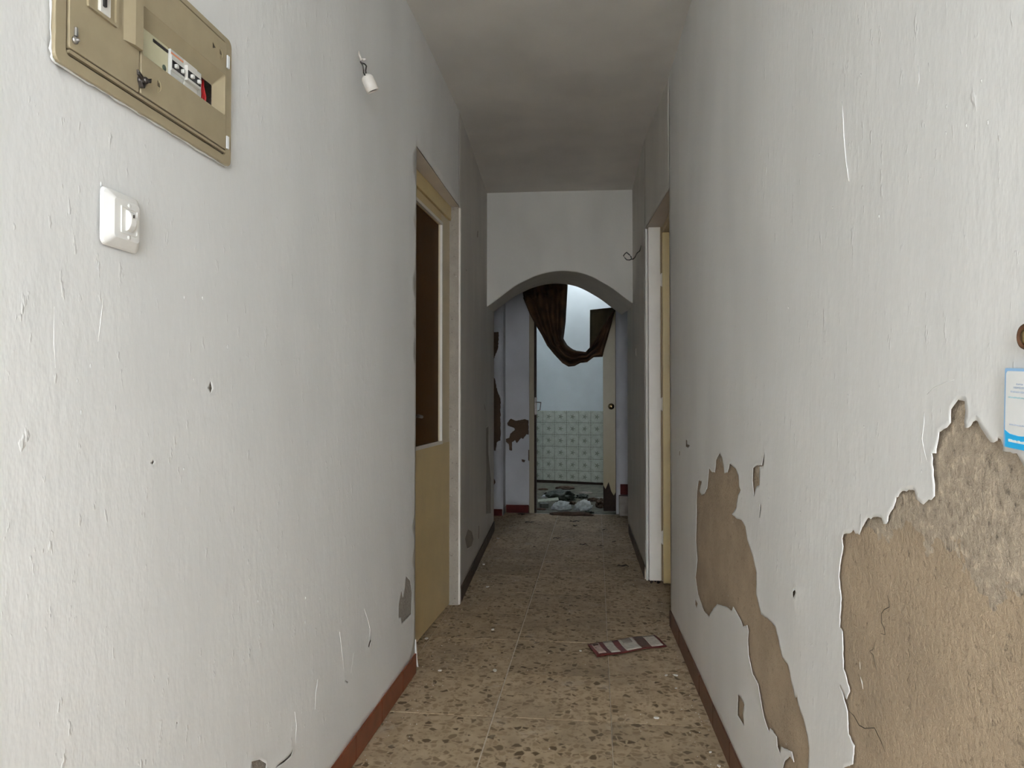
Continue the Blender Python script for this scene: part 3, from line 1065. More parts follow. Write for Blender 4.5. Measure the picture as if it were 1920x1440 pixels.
# ------------------------------------------------------------------ right doorway with the open door
jy = 4.445
j0 = at_y(1218, 900, jy)
j1 = at_y(1240, 900, jy)
fm = empty('door_frame', Matrix.Translation((j0[0], jy, 0)))
tag(fm, 'white painted jamb and head of the right doorway', 'door frame', kind='structure')
jw = j1[0] - j0[0]
MB().box((-0.004, 0.0, 0.012), (jw, 0.05, HEAD - 0.001)).build('jamb', M['frame_white'], fm, bevel=0.005)
MB().box((jw, 0.012, 0.012), (jw + 0.05, 0.05, HEAD - 0.001)).build('rebate', M['rebate'], fm)
ny0 = RW.pt(R_END, 0).y - jy
MB().box((0.03, ny0 - 0.05, 0.0), (jw + 0.03, ny0 - 0.003, HEAD - 0.001)).build('jamb', M['frame_white'], fm, bevel=0.004)
MB().box((jw + 0.012, ny0 + 0.0, 2.085), (jw + 0.05, 0.0, HEAD - 0.001)).build('head', M['frame_cream'], fm, bevel=0.004)
for z in (0.27, 1.06, 1.80):
    hb = MB()
    hb.tube([(jw + 0.008, -0.004, z - 0.04), (jw + 0.008, -0.004, z + 0.04)], 0.0055, 10)
    hb.box((jw - 0.022, -0.0015, z - 0.035), (jw + 0.008, 0.001, z + 0.035))
    hb.build('hinge', M['frame_white'], fm)
# rubble where the jamb has rotted off the floor
rb = MB()
for k in range(14):
    x = random.uniform(-0.01, jw + 0.04)
    y = random.uniform(-0.02, 0.05)
    s = random.uniform(0.006, 0.014)
    rb.box((x, y, 0), (x + s, y + s, s), None)
rb.build('rotten_foot', M['rot'], fm, bevel=0.002, seg=1)

l0 = at_y(1243.5, 900, 4.395)
ang = math.radians(-3)
door2 = empty('door_2', Matrix.Translation((l0[0], l0[1], 0)) @ Matrix.Rotation(ang, 4, 'Z'))
struct(door2, 'cream door leaf standing open in the right doorway', 'door')
MB().box((0, 0, 0.01), (0.76, 0.036, 2.075)).build('leaf', M['cream'], door2, bevel=0.0025)
k_ = MB().lathe([(0.026, 0), (0.026, 0.003), (0.009, 0.006), (0.009, 0.03), (0.022, 0.04), (0.024, 0.052), (0.014, 0.06), (0.0, 0.061)], 18,
                Matrix.Translation((0.70, 0, 1.02)) @ Matrix.Rotation(math.pi / 2, 4, 'X'))
k_.build('knob', M['brass'], door2, smooth=True)
# ------------------------------------------------------------------ hall behind the arch
BY = 7.02
bx0 = at_y(1003, 900, BY).x
bx1 = at_y(1155, 900, BY).x
BW = Plane((-1.7, BY), (1.5, BY), (0, 5))
hb_patch = [(958, 785), (967.5, 789), (985, 786), (991, 788), (991, 815), (987, 814), (981, 823), (977, 821), (969.4, 831),
            (965.5, 825), (960, 829), (960, 845), (955, 844), (954, 833), (948.5, 828), (948.5, 823), (955, 821), (957, 813),
            (965.5, 805.5), (964.5, 802.6), (952, 798), (951, 793)]
hb_chip = [(978, 861), (985, 863), (983, 867), (979, 866)]
hb_crack = [(990.5, 843), (992.5, 844), (992.5, 865), (990.5, 863)]
sx0 = bx0 + 1.7 - 0.008
sx1 = bx1 + 1.7
outB = [(0, 0), (sx0, 0), (sx0, 2.36), (sx1, 2.36), (sx1, 0), (3.2, 0), (3.2, 3.1), (0, 3.1)]
wb = substrate('wall_back', BW, outB, M['cement_dark'], 0.08, 'white wall tinted for bluish daylight around the bathroom doorway')
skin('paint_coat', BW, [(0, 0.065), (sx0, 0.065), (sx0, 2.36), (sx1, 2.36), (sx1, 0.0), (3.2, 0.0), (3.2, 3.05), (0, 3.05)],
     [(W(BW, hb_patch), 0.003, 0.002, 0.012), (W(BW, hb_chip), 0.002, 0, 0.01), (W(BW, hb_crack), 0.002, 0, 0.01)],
     M['paint_daylit'], wb, grid=0.08)
# pier left of it
PY = 6.82
pxr = at_y(942.5, 800, PY).x
PW = Plane((-1.2, PY), (pxr, PY), (0, 5))
hp1 = [(920, 703), (927.5, 709.6), (932, 731), (938.5, 749), (938.5, 826), (932, 829), (929, 845.5), (924.5, 844), (918, 836)]
hp2 = [(919, 622.6), (935, 622.6), (934, 651.6), (926, 673), (919, 676)]
hp3 = [(922, 896), (927, 898), (929, 904), (925, 912), (922, 908)]
wp = substrate('wall_back_pier', PW, rect(0, 0, PW.len, 3.1), M['cement_dark'], 0.2, 'narrow white pier tinted for bluish daylight beside the bathroom doorway')
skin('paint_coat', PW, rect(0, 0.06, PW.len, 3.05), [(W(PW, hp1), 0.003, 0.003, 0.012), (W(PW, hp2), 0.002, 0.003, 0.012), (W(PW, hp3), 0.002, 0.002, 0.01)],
     M['paint_daylit'], wp, grid=0.08)
MB().box((pxr, PY - 0.004, 0.0), (pxr + 0.006, BY - 0.003, 3.05)).build('paint_return', M['paint_daylit'], wp, bevel=0.004)
# side walls of the little hall
shell('wall_hall_left', (-1.30, 6.06, 0), (-1.20, 7.02, 3.1), 'side wall of the small hall left of the arch', mat='paint_daylit')
shell('wall_hall_right', (0.95, 6.2, 0), (1.05, 7.02, 3.1), 'side wall of the small hall right of the arch', mat='paint_daylit')
shell('wall_hall_front_left', (-1.30, 5.98, 0), (LW2.pt(L2_END, 0).x - 0.115, 6.06, 3.1), 'hall wall behind the rear left wall', mat='paint_daylit')
shell('wall_hall_front_right', (RW2.pt(R2_END, 0).x + 0.115, 6.12, 0), (1.05, 6.2, 3.1), 'hall wall behind the rear right wall', mat='paint_daylit')
# skirting pieces of the hall
bl0 = BW.sz(949, 955)[0]
skirting('baseboard_back', BW, bl0, BW.sz(991.5, 955)[0], 0.23, 0.073, 'dark red tile skirting left of the bathroom doorway', M['skirting_dark'], bl0)
skirting('baseboard_pier', PW, PW.sz(905, 960)[0], PW.len - 0.003, 0.24, 0.062, 'dark red tile skirting at the foot of the pier', M['skirting_dark'], 0)
st = MB().box((at_y(1161, 940, 6.90).x, 6.90, 0.0), (0.95, BY - 0.002, 0.183)).build('step', M['step'], bevel=0.008)
struct(st, 'worn concrete step right of the bathroom doorway', 'step')
sk = empty('baseboard_step', Matrix.Translation((at_y(1163, 915, BY).x, BY - 0.014, 0.185)))
struct(sk, 'dark red skirting tile above the concrete step', 'skirting')
MB().box((0, 0, 0), (0.24, 0.009, 0.098)).build('skirting_tile', M['skirting_dark'], sk, bevel=0.001, seg=1)
MB().box((0.242, 0, 0), (0.48, 0.009, 0.098)).build('skirting_tile', M['skirting_dark'], sk, bevel=0.001, seg=1)

# bathroom door frame
cx0 = at_y(992.5, 800, BY).x
bf = empty('door_frame', Matrix.Translation((cx0, BY, 0)))
tag(bf, 'dirty cream frame of the bathroom doorway', 'door frame', kind='structure')
fw = bx0 - cx0
MB().box((0, -0.016, 0.0), (fw - 0.006, 0.0, 2.36)).build('casing', M['frame_dirty'], bf, bevel=0.003)
MB().box((fw - 0.006, -0.006, 0.0), (fw + 0.012, 0.09, 2.36)).build('jamb', M['rot'], bf, bevel=0.002)  # near-black colour stands for the shade on this jamb
MB().box((0, -0.016, 2.36), (bx1 - cx0, 0.09, 2.40)).build('head', M['frame_dirty'], bf, bevel=0.003)
lz = at_y(1006, 760, BY).z
lt = MB()
lt.box((fw - 0.002, -0.012, lz - 0.09), (fw + 0.020, 0.012, lz + 0.075))
lt.tube([(fw + 0.012, -0.012, lz + 0.03), (fw + 0.03, -0.03, lz + 0.03), (fw + 0.062, -0.032, lz + 0.028)], 0.005, 8)
lt.tube([(fw + 0.060, -0.032, lz + 0.03), (fw + 0.050, -0.030, lz - 0.045), (fw + 0.03, -0.02, lz - 0.05)], 0.004, 8)
lt.build('latch', M['dark_metal'], bf)

# sliding leaf showing at the right side of the opening
LYf = BY + 0.10
lx0 = at_y(1131, 800, LYf).x
door3 = empty('door_3', Matrix.Translation((lx0, LYf, 0)))
struct(door3, 'olive door leaf with a rotten foot beside the bathroom opening', 'door')
ltop = at_y(1140, 580, LYf).z
rotp = [(0, 0.26), (0.02, 0.22), (0.05, 0.29), (0.075, 0.20), (0.10, 0.16), (0.13, 0.22), (0.16, 0.17), (0.3, 0.2), (0.65, 0.18)]
leafp = rotp + [(0.65, ltop), (0, ltop)]
MB().xz(leafp, 0.0, 0.036).build('leaf', M['olive_dark'], door3)
MB().xz([(0.002, 0.012), (0.65, 0.012)] + [(a, z + 0.012) for a, z in rotp[::-1]], 0.004, 0.032).build('rotten_foot', M['rot'], door3)
kz = at_y(1146, 762, LYf).z
kx = at_y(1146, 762, LYf).x - lx0
k_ = MB().lathe([(0.030, 0), (0.030, 0.004), (0.022, 0.007), (0.010, 0.010), (0.010, 0.03), (0.024, 0.038), (0.027, 0.050), (0.018, 0.060), (0.0, 0.062)], 20,
                Matrix.Translation((kx, 0, kz)) @ Matrix.Rotation(math.pi / 2, 4, 'X'))
k_.build('knob', M['brass'], door3, smooth=True)

# ------------------------------------------------------------------ bathroom
t0 = fl(1006, 904)
t1 = fl(1132, 909)
tu = (Vector((t1[0], t1[1], 0)) - Vector((t0[0], t0[1], 0))).normalized()
tA = Vector((t0[0], t0[1], 0)) - tu * 0.62
TW = Plane(tA[:2], (tA + tu * 2.2)[:2], (0, 5))
wt = substrate('wall_bathroom', TW, rect(0, 0, 2.2, 3.1), M['paint_bath'], 0.1, 'pale blue-white bathroom wall with flowered tiles below')
fbm = MB().box((-1.3, BY, -0.06), (1.1, YB, -0.003))
struct(fbm.build('floor_bathroom', M['bath_floor']), 'dirty grey-green bathroom floor', 'floor')
shell('wall_bathroom_left', (-1.25, BY + 0.08, 0), (-1.15, YB, 3.1), 'left side wall of the bathroom', mat='paint_bath')
shell('wall_bathroom_right', (1.0, BY + 0.08, 0), (1.1, YB, 3.1), 'right side wall of the bathroom', mat='paint_bath')
tz_top = TW.sz(1070, 770)[1]
tz_bot = TW.sz(1070, 905)[1]
th_ = (tz_top - max(tz_bot, 0.004)) / 6
sj = [TW.sz(x, 800)[0] for x in (1018, 1040.3, 1062.5, 1085, 1108, 1131)]
tw_ = (sj[-1] - sj[0]) / 5
tile_b = MB()
e_ = 0.0022
tile_b.box((-tw_ / 2 + e_, -0.006, -th_ / 2 + e_), (tw_ / 2 - e_, 0, th_ / 2 - e_))
btile = tile_b.mesh('wall_tile', 0.002, 1)
btile.materials.append(M['bath_tile'])
for i in range(-3, 8):
    for j in range(6):
        o = link('wall_tile', btile, None, wt)
        mt = TW.frame(sj[0] + (i + 0.5) * tw_, tz_top - (j + 0.5) * th_, random.uniform(-0.001, 0.001))
        o.matrix_world = mt @ Matrix.Rotation(random.uniform(-0.006, 0.006), 4, 'Y')
MB().prism([TW.pt(a, z, 0.0) for a, z in rect(sj[0] - 3 * tw_, 0.005, sj[0] + 8 * tw_, tz_top - 0.002)], TW.n * 0.002).build('tile_grout', M['tile_grout'], wt)

MB().prism([TW.pt(a, z, 0.004) for a, z in ((0, 0.0), (2.2, 0.0), (2.2, 0.030), (1.4, 0.026), (0.9, 0.034), (0, 0.03))], TW.n * 0.006).build('tile_gap_shade', M['rot'], wt)  # dark strip painted in for the shaded gap below the tiles
# ------------------------------------------------------------------ curtain
CYD = 6.93
low_px = [(981, 558), (992.5, 586), (1005, 610), (1016, 628), (1026, 648.6), (1040, 665), (1055, 680.5), (1066, 687), (1077, 686),
          (1088, 680), (1101, 679), (1113, 670), (1130, 669), (1134, 650), (1147, 604), (1154, 579)]
up_px = [(1064, 533), (1062, 569), (1060, 604), (1057.5, 625), (1056, 635), (1063, 647), (1069, 652), (1074.4, 655.6), (1081, 658),
         (1088, 659), (1098, 660.4), (1108, 650), (1118, 634), (1130, 613), (1143, 593), (1154, 577)]


def spl(pts, n):
    out = []
    m = len(pts) - 1
    for k in range(n):
        t = k / (n - 1) * m
        i = min(int(t), m - 1)
        f_ = t - i
        p0 = pts[max(i - 1, 0)]
        p1, p2 = pts[i], pts[i + 1]
        p3 = pts[min(i + 2, m)]
        out.append(tuple(0.5 * ((2 * p1[j]) + (-p0[j] + p2[j]) * f_ * 0.6 + (0) ) if False else p1[j] + (p2[j] - p1[j]) * f_ for j in (0, 1)))
    return out


NU, NV = 76, 26
lo = spl(low_px, NU)
up = spl(up_px, NU)
cur_root = empty('curtain', Matrix.Translation((at_y(1025, 540, CYD).x, CYD, 2.33)))
tag(cur_root, 'dark brown curtain looped across the bathroom doorway', 'curtain')
cmi = cur_root.matrix_world.inverted()
cl = MB()
for a in range(NU):
    for b in range(NV):
        t = b / (NV - 1)
        px = lo[a][0] + (up[a][0] - lo[a][0]) * t
        py = lo[a][1] + (up[a][1] - lo[a][1]) * t
        s = a / (NU - 1)
        amp = 0.045 if s < 0.82 else 0.014
        fold = math.sin(t * math.pi * (7 if s < 0.3 else 5) + 1.2 * math.sin(s * 6)) * amp * min(1, 4 * t + 0.25)
        fold += 0.02 * math.sin(s * 17 + t * 3) * (1 - abs(2 * t - 1)) + 0.012 * noise.noise(Vector((s * 12, t * 7, 0)))
        yy = CYD - 0.02 - fold - 0.06 * math.sin(math.pi * min(1, s * 1.2)) + (0.06 if s > 0.9 else 0.0) * (s - 0.9) * 10
        cl.v.append(tuple(cmi @ at_y(px, py, yy)))
for a in range(NU - 1):
    for b in range(NV - 1):
        k = a * NV + b
        cl.f.append((k, k + 1, k + NV + 1, k + NV))
c1 = cl.build('swag', M['curtain'], cur_root, smooth=True)
md = c1.modifiers.new('thick', 'SOLIDIFY')
md.thickness = 0.003
# the hanging upper drape, continuing up behind the arch to the rod
up2 = MB()
ROD_Z = 2.335
NA, NB = 60, 8
for b in range(NB):
    t = b / (NB - 1)
    for a in range(NA):
        s = a / (NA - 1)
        p_low = at_y(984 + (1062.5 - 984) * s, 566 - 22 * s, CYD)
        x0 = at_y(972, 520, CYD).x
        x1 = at_y(1066, 520, CYD).x
        x = p_low.x * (1 - t) + (x0 + (x1 - x0) * s) * t
        z = p_low.z * (1 - t) + ROD_Z * t
        y = CYD - 0.035 - 0.028 * math.sin(s * math.pi * 9 + 0.5) - 0.01 * math.sin(s * 31 + t * 4)
        up2.v.append(tuple(cmi @ Vector((x, y, z))))
for b in range(NB - 1):
    for a in range(NA - 1):
        k = b * NA + a
        up2.f.append((k, k + 1, k + NA + 1, k + NA))
c2 = up2.build('drape', M['curtain'], cur_root, smooth=True)
md = c2.modifiers.new('thick', 'SOLIDIFY')
md.thickness = 0.003
# olive lining hanging over the end of the leaf
lin_ = MB()
NA, NB = 24, 14
for b in range(NB):
    t = b / (NB - 1)
    for a in range(NA):
        s = a / (NA - 1)
        pt_ = (1106.5 + (1154 - 1106.5) * s, 581 - 5 * s)
        pb_ = (1106 + (1152 - 1106) * s, 655 - 70 * s)
        p = at_y(pt_[0] * (1 - t) + pb_[0] * t, pt_[1] * (1 - t) + pb_[1] * t, CYD + 0.09 - 0.012 * math.sin(s * 14 + t) - 0.03 * t)
        lin_.v.append(tuple(cmi @ p))
for b in range(NB - 1):
    for a in range(NA - 1):
        k = b * NA + a
        lin_.f.append((k, k + 1, k + NA + 1, k + NA))
c3 = lin_.build('lining', M['lining'], cur_root, smooth=True)
md = c3.modifiers.new('thick', 'SOLIDIFY')
md.thickness = 0.003
rodm = empty('curtain_rod', Matrix.Translation((bx0 + 0.38, CYD - 0.035, ROD_Z + 0.012)))
tag(rodm, 'brass curtain rod over the bathroom doorway, hidden behind the arch', 'curtain rod')
MB().tube([(-0.55, 0, 0), (0.5, 0, 0)], 0.011, 12).build('pole', M['brass'], rodm, smooth=True)
for x in (-0.5, 0.45):
    MB().tube([(x, 0, 0), (x, BY - CYD + 0.035 - 0.006, 0)], 0.007, 10).build('bracket', M['brass'], rodm, smooth=True)

# ------------------------------------------------------------------ electrical panel on the near left wall
WF = 0.0075                     # face of the paint coat
ep = empty('electrical_panel', LW.frame(S0, PZ0, WF))
kx_ = (LW.sz(434, 200, WF + 0.007)[0] - LW.sz(94, 100, WF)[0]) / 0.490
ep.matrix_world = LW.frame(LW.sz(94, 100, WF)[0], LW.sz(300, 232.7, WF + 0.007)[1], WF) @ Matrix.Diagonal((kx_, 1, kx_, 1))
tag(ep, 'beige electrical distribution panel set into the left wall', 'electrical panel')


def mm(v):
    return v / 1000.0


def rr(x0, z0, x1, z1, r, n=5):
    return rrect(mm(x0), mm(z0), mm(x1), mm(z1), mm(r), n)


ring_mesh(rr(0, 0, 490, 260, 14), rr(22, 18, 467, 248, 8), 0.0, -0.007).build('flange', M['panel'], ep, bevel=0.0015)
ring_mesh(rr(22, 18, 467, 248, 8), rr(25, 21, 464, 245, 7), 0.0, -0.003).build('gap', M['panel_dark'], ep)
# fixed cover, left section
MB().xz(rr(26, 29, 185, 244, 4), 0.0, -0.0085).build('left_cover', M['panel'], ep, bevel=0.001)
MB().xz(rr(26, 21.5, 464, 26.5, 1.5, 2), 0.0, -0.0085).build('bottom_lip', M['panel'], ep)
rib = MB()
z0, z1 = mm(98), mm(240)
rib.add([(mm(143), -0.008, z0), (mm(164), -0.016, z0), (mm(184), -0.016, z0), (mm(184), -0.008, z0),
         (mm(143), -0.008, z1), (mm(164), -0.016, z1), (mm(184), -0.016, z1), (mm(184), -0.008, z1)],
        [(0, 1, 2, 3), (7, 6, 5, 4), (0, 4, 5, 1), (1, 5, 6, 2), (2, 6, 7, 3), (3, 7, 4, 0)])
rib.build('hinge_rib', M['panel'], ep)
# meter window of the left section
mw = ring_mesh(rr(60, 107, 128, 232, 3, 2), rr(66, 112, 122, 226, 2, 2), -0.008, -0.012).build('meter_bezel', M['panel'], ep)
MB().xz(rr(66, 112, 122, 226, 2, 2), -0.004, -0.0088).build('meter_back', M['panel'], ep)
mt_ = MB().xz(rr(84, 112, 108, 215, 2, 2), -0.008, -0.013).build('meter', M['breaker_white'], ep, bevel=0.001)
MB().xz(rr(89, 122, 95, 140, 1, 2), -0.0128, -0.016).build('lever', M['black'], mt_)
# right section: frame around a bevelled window
fo = rr(189, 29, 463, 244, 4)
fi = rr(193, 97, 459, 178, 4)
ring_mesh(fo, fi, 0.0, -0.0095).build('right_cover', M['panel'], ep, bevel=0.0008)
n = len(fi)
inn = rr(194, 100, 436, 149, 2)
bev = MB()
bev.add([(p[0], -0.009, p[1]) for p in fi] + [(p[0], 0.006, p[1]) for p in inn], [(i, (i + 1) % n, n + (i + 1) % n, n + i) for i in range(n)])
bev.build('window_bevel', M['panel'], ep)
MB().xz(rr(180, 60, 465, 200, 2, 2), 0.045, 0.047).build('back_plate', M['void'], ep)
MB().box((mm(194), 0.003, mm(97)), (mm(284), 0.008, mm(152))).build('blank_plate', M['panel_cream'], ep, bevel=0.0008)
MB().box((mm(239), 0.0015, mm(141)), (mm(282), 0.0035, mm(146))).build('slot', M['black'], ep)
MB().lathe([(mm(5.5), 0), (mm(5.5), 0.002), (0, 0.003)], 14, Matrix.Translation((mm(272), 0.004, mm(110))) @ Matrix.Rotation(math.pi / 2, 4, 'X')).build('button', M['green'], ep)


def breaker(x0, x1, mat, proud, tog, orange):
    bo = MB().box((mm(x0), 0.012, mm(98)), (mm(x1), -0.001, mm(151)))
    bo.box((mm(x0), -0.001, mm(112)), (mm(x1), -0.001 - proud, mm(140)))
    b_ = bo.build('circuit_breaker', M[mat], ep, bevel=0.0006, seg=1)
    if orange:
        MB().box((mm(x0 + 1), -0.0008, mm(142.5)), (mm(x1 - 2), -0.0016, mm(145.5))).build('orange_stripe', M['orange'], b_)
    MB().box((mm(x0 + 1.5), -0.001 - proud + 0.0005, mm(117)), (mm(x1 - 1.5), -0.0018 - proud, mm(131))).build('toggle_slot', M['black'], b_)
    for k in range(tog):
        w = (x1 - x0) / tog
        tx = x0 + w * (k + 0.5)
        MB().box((mm(tx - 3.2), -0.0015 - proud, mm(119)), (mm(tx + 3.2), -0.0075 - proud, mm(126))).build('toggle', M['breaker'], b_, bevel=0.0012)
    return b_


breaker(285, 326, 'breaker', 0.002, 2, True)
b2 = breaker(327, 372, 'breaker_white', 0.007, 2, False)
MB().box((mm(373), 0.012, mm(95)), (mm(388), 0.0, mm(150))).build('end_plate', M['breaker'], ep, bevel=0.0006, seg=1)
for k in range(3):
    x = 398 + k * 9
    MB().tube([(mm(x), 0.011, mm(97)), (mm(x + 2), 0.009, mm(118)), (mm(x - 3), 0.011, mm(136)), (mm(x), 0.013, mm(150))], 0.0026, 8).build(
        'wire', M['red_wire'] if k != 0 else M['black'], ep, smooth=True)
# finger notches, the shade in their hollows drawn as flat dark plates
for cx, cz in ((234, 62), (438, 213)):
    nt = ring_mesh([(mm(cx) + mm(11) * math.cos(a), mm(cz) + mm(12) * math.sin(a)) for a in [math.pi / 2 - math.pi * k / 8 for k in range(9)]],
                   [(mm(cx) + mm(9) * math.cos(a), mm(cz) + mm(10) * math.sin(a)) for a in [math.pi / 2 - math.pi * k / 8 for k in range(9)]], -0.009, -0.0105)
    nt.build('notch_rim', M['panel'], ep)
    MB().xz([(mm(cx - 1), mm(cz + 8)), (mm(cx - 1), mm(cz - 1)), (mm(cx + 6), mm(cz - 1)), (mm(cx + 4), mm(cz + 5))], -0.0093, -0.0099).build('notch_shade', M['panel_dark'], ep)
MB().xz([(mm(411), mm(222)), (mm(411), mm(211)), (mm(421), mm(216))], -0.0093, -0.0099).build('notch_shade', M['panel_dark'], ep)
# hinge pegs
for cz in (211, 46):
    MB().box((mm(468), -0.007, mm(cz - 13)), (mm(477), -0.010, mm(cz + 13))).build('hinge_peg', M['sticker_white'], ep, bevel=0.0008)
# corner screw and wing screw
sc_ = MB()
mR = Matrix.Rotation(math.pi / 2, 4, 'X')
sc_.lathe([(0.0055, 0.0), (0.0055, 0.002), (0.003, 0.004), (0.0022, 0.004), (0.0022, 0.007), (0.0, 0.0075)], 14, Matrix.Translation((mm(36), -0.0085, mm(44))) @ mR)
sc_.build('screw', M['metal'], ep, smooth=True)
MB().box((mm(34), -0.0085, mm(50)), (mm(39), -0.0125, mm(63))).build('seal_tab', M['metal'], ep, bevel=0.001)
ws = MB()
ws.lathe([(0.008, 0.0), (0.008, 0.004), (0.0055, 0.007), (0.0055, 0.012), (0.003, 0.0135), (0.0, 0.014)], 16, Matrix.Translation((mm(187), -0.0085, mm(50))) @ mR)
for sgn in (-1, 1):
    ws.xz([(mm(187) + sgn * mm(3), mm(47)), (mm(187) + sgn * mm(17), mm(53)), (mm(187) + sgn * mm(18), mm(61)), (mm(187) + sgn * mm(10), mm(57)), (mm(187) + sgn * mm(4), mm(54))],
          -0.014, -0.018)
ws.xz([(mm(180), mm(46)), (mm(192), mm(46)), (mm(190), mm(38)), (mm(184), mm(38))], -0.009, -0.016)
ws.build('wing_screw', M['dark_metal'], ep, bevel=0.0006, seg=1)
# rough plaster line around the flange
pr = MB()
pts = [Vector((p[0], -0.001, p[1])) for p in rr(-0.5, -0.5, 490.5, 260.5, 14)]
pts.append(pts[0])
fine = []
for i in range(len(pts) - 1):
    k = max(1, int((pts[i + 1] - pts[i]).length / 0.015))
    for j in range(k):
        fine.append(pts[i].lerp(pts[i + 1], j / k) + Vector((random.uniform(-1, 1) * 0.0015, 0, random.uniform(-1, 1) * 0.0015)))
fine.append(fine[0])
pr.tube(fine, [random.uniform(0.0008, 0.0022) for _ in fine], 6, False)
pr.build('plaster_edge', M['paint'], ep, smooth=True)

# ------------------------------------------------------------------ light switch
sw = empty('light_switch', LW.frame(LW.sz(189, 400, WF)[0], 1.374, WF))
tag(sw, 'old white light switch with a rocker below the electrical panel', 'light switch')
P = 0.088
o1 = rrect(-0.002, -0.044, P, 0.044, 0.010, 5)
o2 = rrect(0.000, -0.042, P - 0.002, 0.042, 0.010, 5)
o3 = rrect(0.014, -0.030, P - 0.014, 0.030, 0.006, 5)
n = len(o1)
pb = MB()
vs = [(p[0], 0, p[1]) for p in o1] + [(p[0], -0.004, p[1]) for p in o2] + [(p[0], -0.0125, p[1]) for p in o3]
fs = [(i, (i + 1) % n, n + (i + 1) % n, n + i) for i in range(n)] + [(n + i, n + (i + 1) % n, 2 * n + (i + 1) % n, 2 * n + i) for i in range(n)] + [tuple(range(2 * n, 3 * n))]
pb.add(vs, fs)
plate = pb.build('cover_plate', M['white_plastic'], sw, bevel=0.0015)
ring_mesh(rrect(0.028, -0.021, 0.068, 0.021, 0.002, 2), rrect(0.030, -0.019, 0.066, 0.019, 0.002, 2), -0.0122, -0.0145).build('bezel', M['white_plastic'], sw)
rk = MB()
prof = []
for k in range(13):
    a = math.pi * k / 12
    prof.append((-0.0120 - 0.0105 * math.sin(a), -0.0165 * math.cos(a)))
rk.prism([(0.040, p[0], p[1]) for p in prof], (0.013, 0, 0))
rk.build('rocker', M['white_plastic'], sw, bevel=0.0006, seg=1)
MB().box((0.0435, -0.0222, 0.004), (0.0455, -0.0235, 0.009)).build('rocker_mark', M['dark_metal'], sw)
for z in (0.0245, -0.0255):
    s_ = MB().lathe([(0.0035, 0), (0.0032, 0.0012), (0.0, 0.0017)], 14, Matrix.Translation((0.048, -0.0124, z)) @ mR)
    s_.build('screw', M['white_plastic'], sw, smooth=True)

# ------------------------------------------------------------------ bare lamp holder hanging off the left wall
hz = empty('lamp_holder', Matrix.Translation(LW.px(676, 104, 0.006)))
tag(hz, 'bare white lamp holder dangling from wires on the left wall', 'lamp holder')
hi = hz.matrix_world.inverted()
ptop = LW.px(687, 143, 0.045)
pbot = LW.px(699.5, 171, 0.062)
ax = (pbot - ptop).normalized()
q = Vector((0, 0, 1)).rotation_difference(ax)
mh = hi @ (Matrix.Translation(ptop) @ q.to_matrix().to_4x4())
Lh = (pbot - ptop).length
MB().lathe([(0.006, -0.006), (0.012, -0.002), (0.0165, 0.002), (0.0185, 0.008), (0.0185, Lh * 0.45), (0.0192, Lh * 0.47), (0.0192, Lh), (0.0165, Lh + 0.0005), (0.0155, Lh - 0.002),
            (0.0155, 0.018), (0.0, 0.016)], 28, mh).build('socket', M['porcelain'], hz, smooth=True)
MB().lathe([(0.0148, Lh - 0.004), (0.0150, Lh - 0.008), (0.0146, Lh - 0.012), (0.0150, Lh - 0.016), (0.0146, Lh - 0.022), (0.006, 0.02), (0.0, 0.02)], 20, mh).build('socket_thread', M['dark_metal'], hz, smooth=True)
for pts in ([(676, 116, 0.006), (680, 122, 0.02), (681.5, 130, 0.035), (682, 137, 0.045), (685.5, 143, 0.045)],
            [(678, 118, 0.006), (684, 120, 0.02), (687, 124, 0.035), (685.5, 132, 0.042), (686.5, 142, 0.045)]):
    MB().tube([hi @ LW.px(*p[:2], p[2]) for p in pts], 0.0022, 8).build('wire', M['wire'], hz, smooth=True)
pl_ = MB()
pl_.tube([hi @ LW.px(673, 97, 0.006), hi @ LW.px(674, 105, 0.010), hi @ LW.px(678, 113, 0.016)], [0.0025, 0.004, 0.004], 8)
pl_.build('plaster_blob', M['porcelain'], hz, smooth=True)
MB().tube([hi @ LW.px(680, 112, 0.008), hi @ LW.px(686, 111, 0.018)], [0.005, 0.003], 8).build('plaster_blob', M['porcelain'], hz, smooth=True)

# ------------------------------------------------------------------ loose wire by the arch on the right
wz = empty('loose_wire', Matrix.Translation(RW2.px(1202, 460, 0.004)))
tag(wz, 'loose black wire curling out of the right wall near the arch', 'wire')
wi = wz.matrix_world.inverted()
wpts = [(1202.5, 459.5, 0.0), (1201, 465, 0.02), (1199.5, 470.5, 0.04), (1195, 474, 0.05), (1192.5, 478, 0.06), (1190, 483, 0.07), (1186.5, 486.2, 0.08), (1184, 485.2, 0.09),
        (1183, 481, 0.10), (1180, 477.5, 0.11), (1175, 473.3, 0.115), (1172, 475.5, 0.12), (1169, 479.5, 0.12), (1172, 484, 0.115), (1175, 487, 0.11), (1180, 487.6, 0.10), (1184, 486, 0.09)]
MB().tube([wi @ RW2.px(a, b, c) for a, b, c in wpts], 0.0034, 8).build('strand', M['wire'], wz, smooth=True)
# pale blob of filler on the right rear wall
b_ = MB().lathe([(0.013, 0), (0.011, 0.003), (0.0, 0.006)], 10, RW2.frame(*RW2.sz(1194, 660), 0.005) @ mR @ Matrix.Scale(2.2, 4, (0, 1, 0)))
b_.build('filler_blob', M['plaster_chip'], wr2, smooth=True)

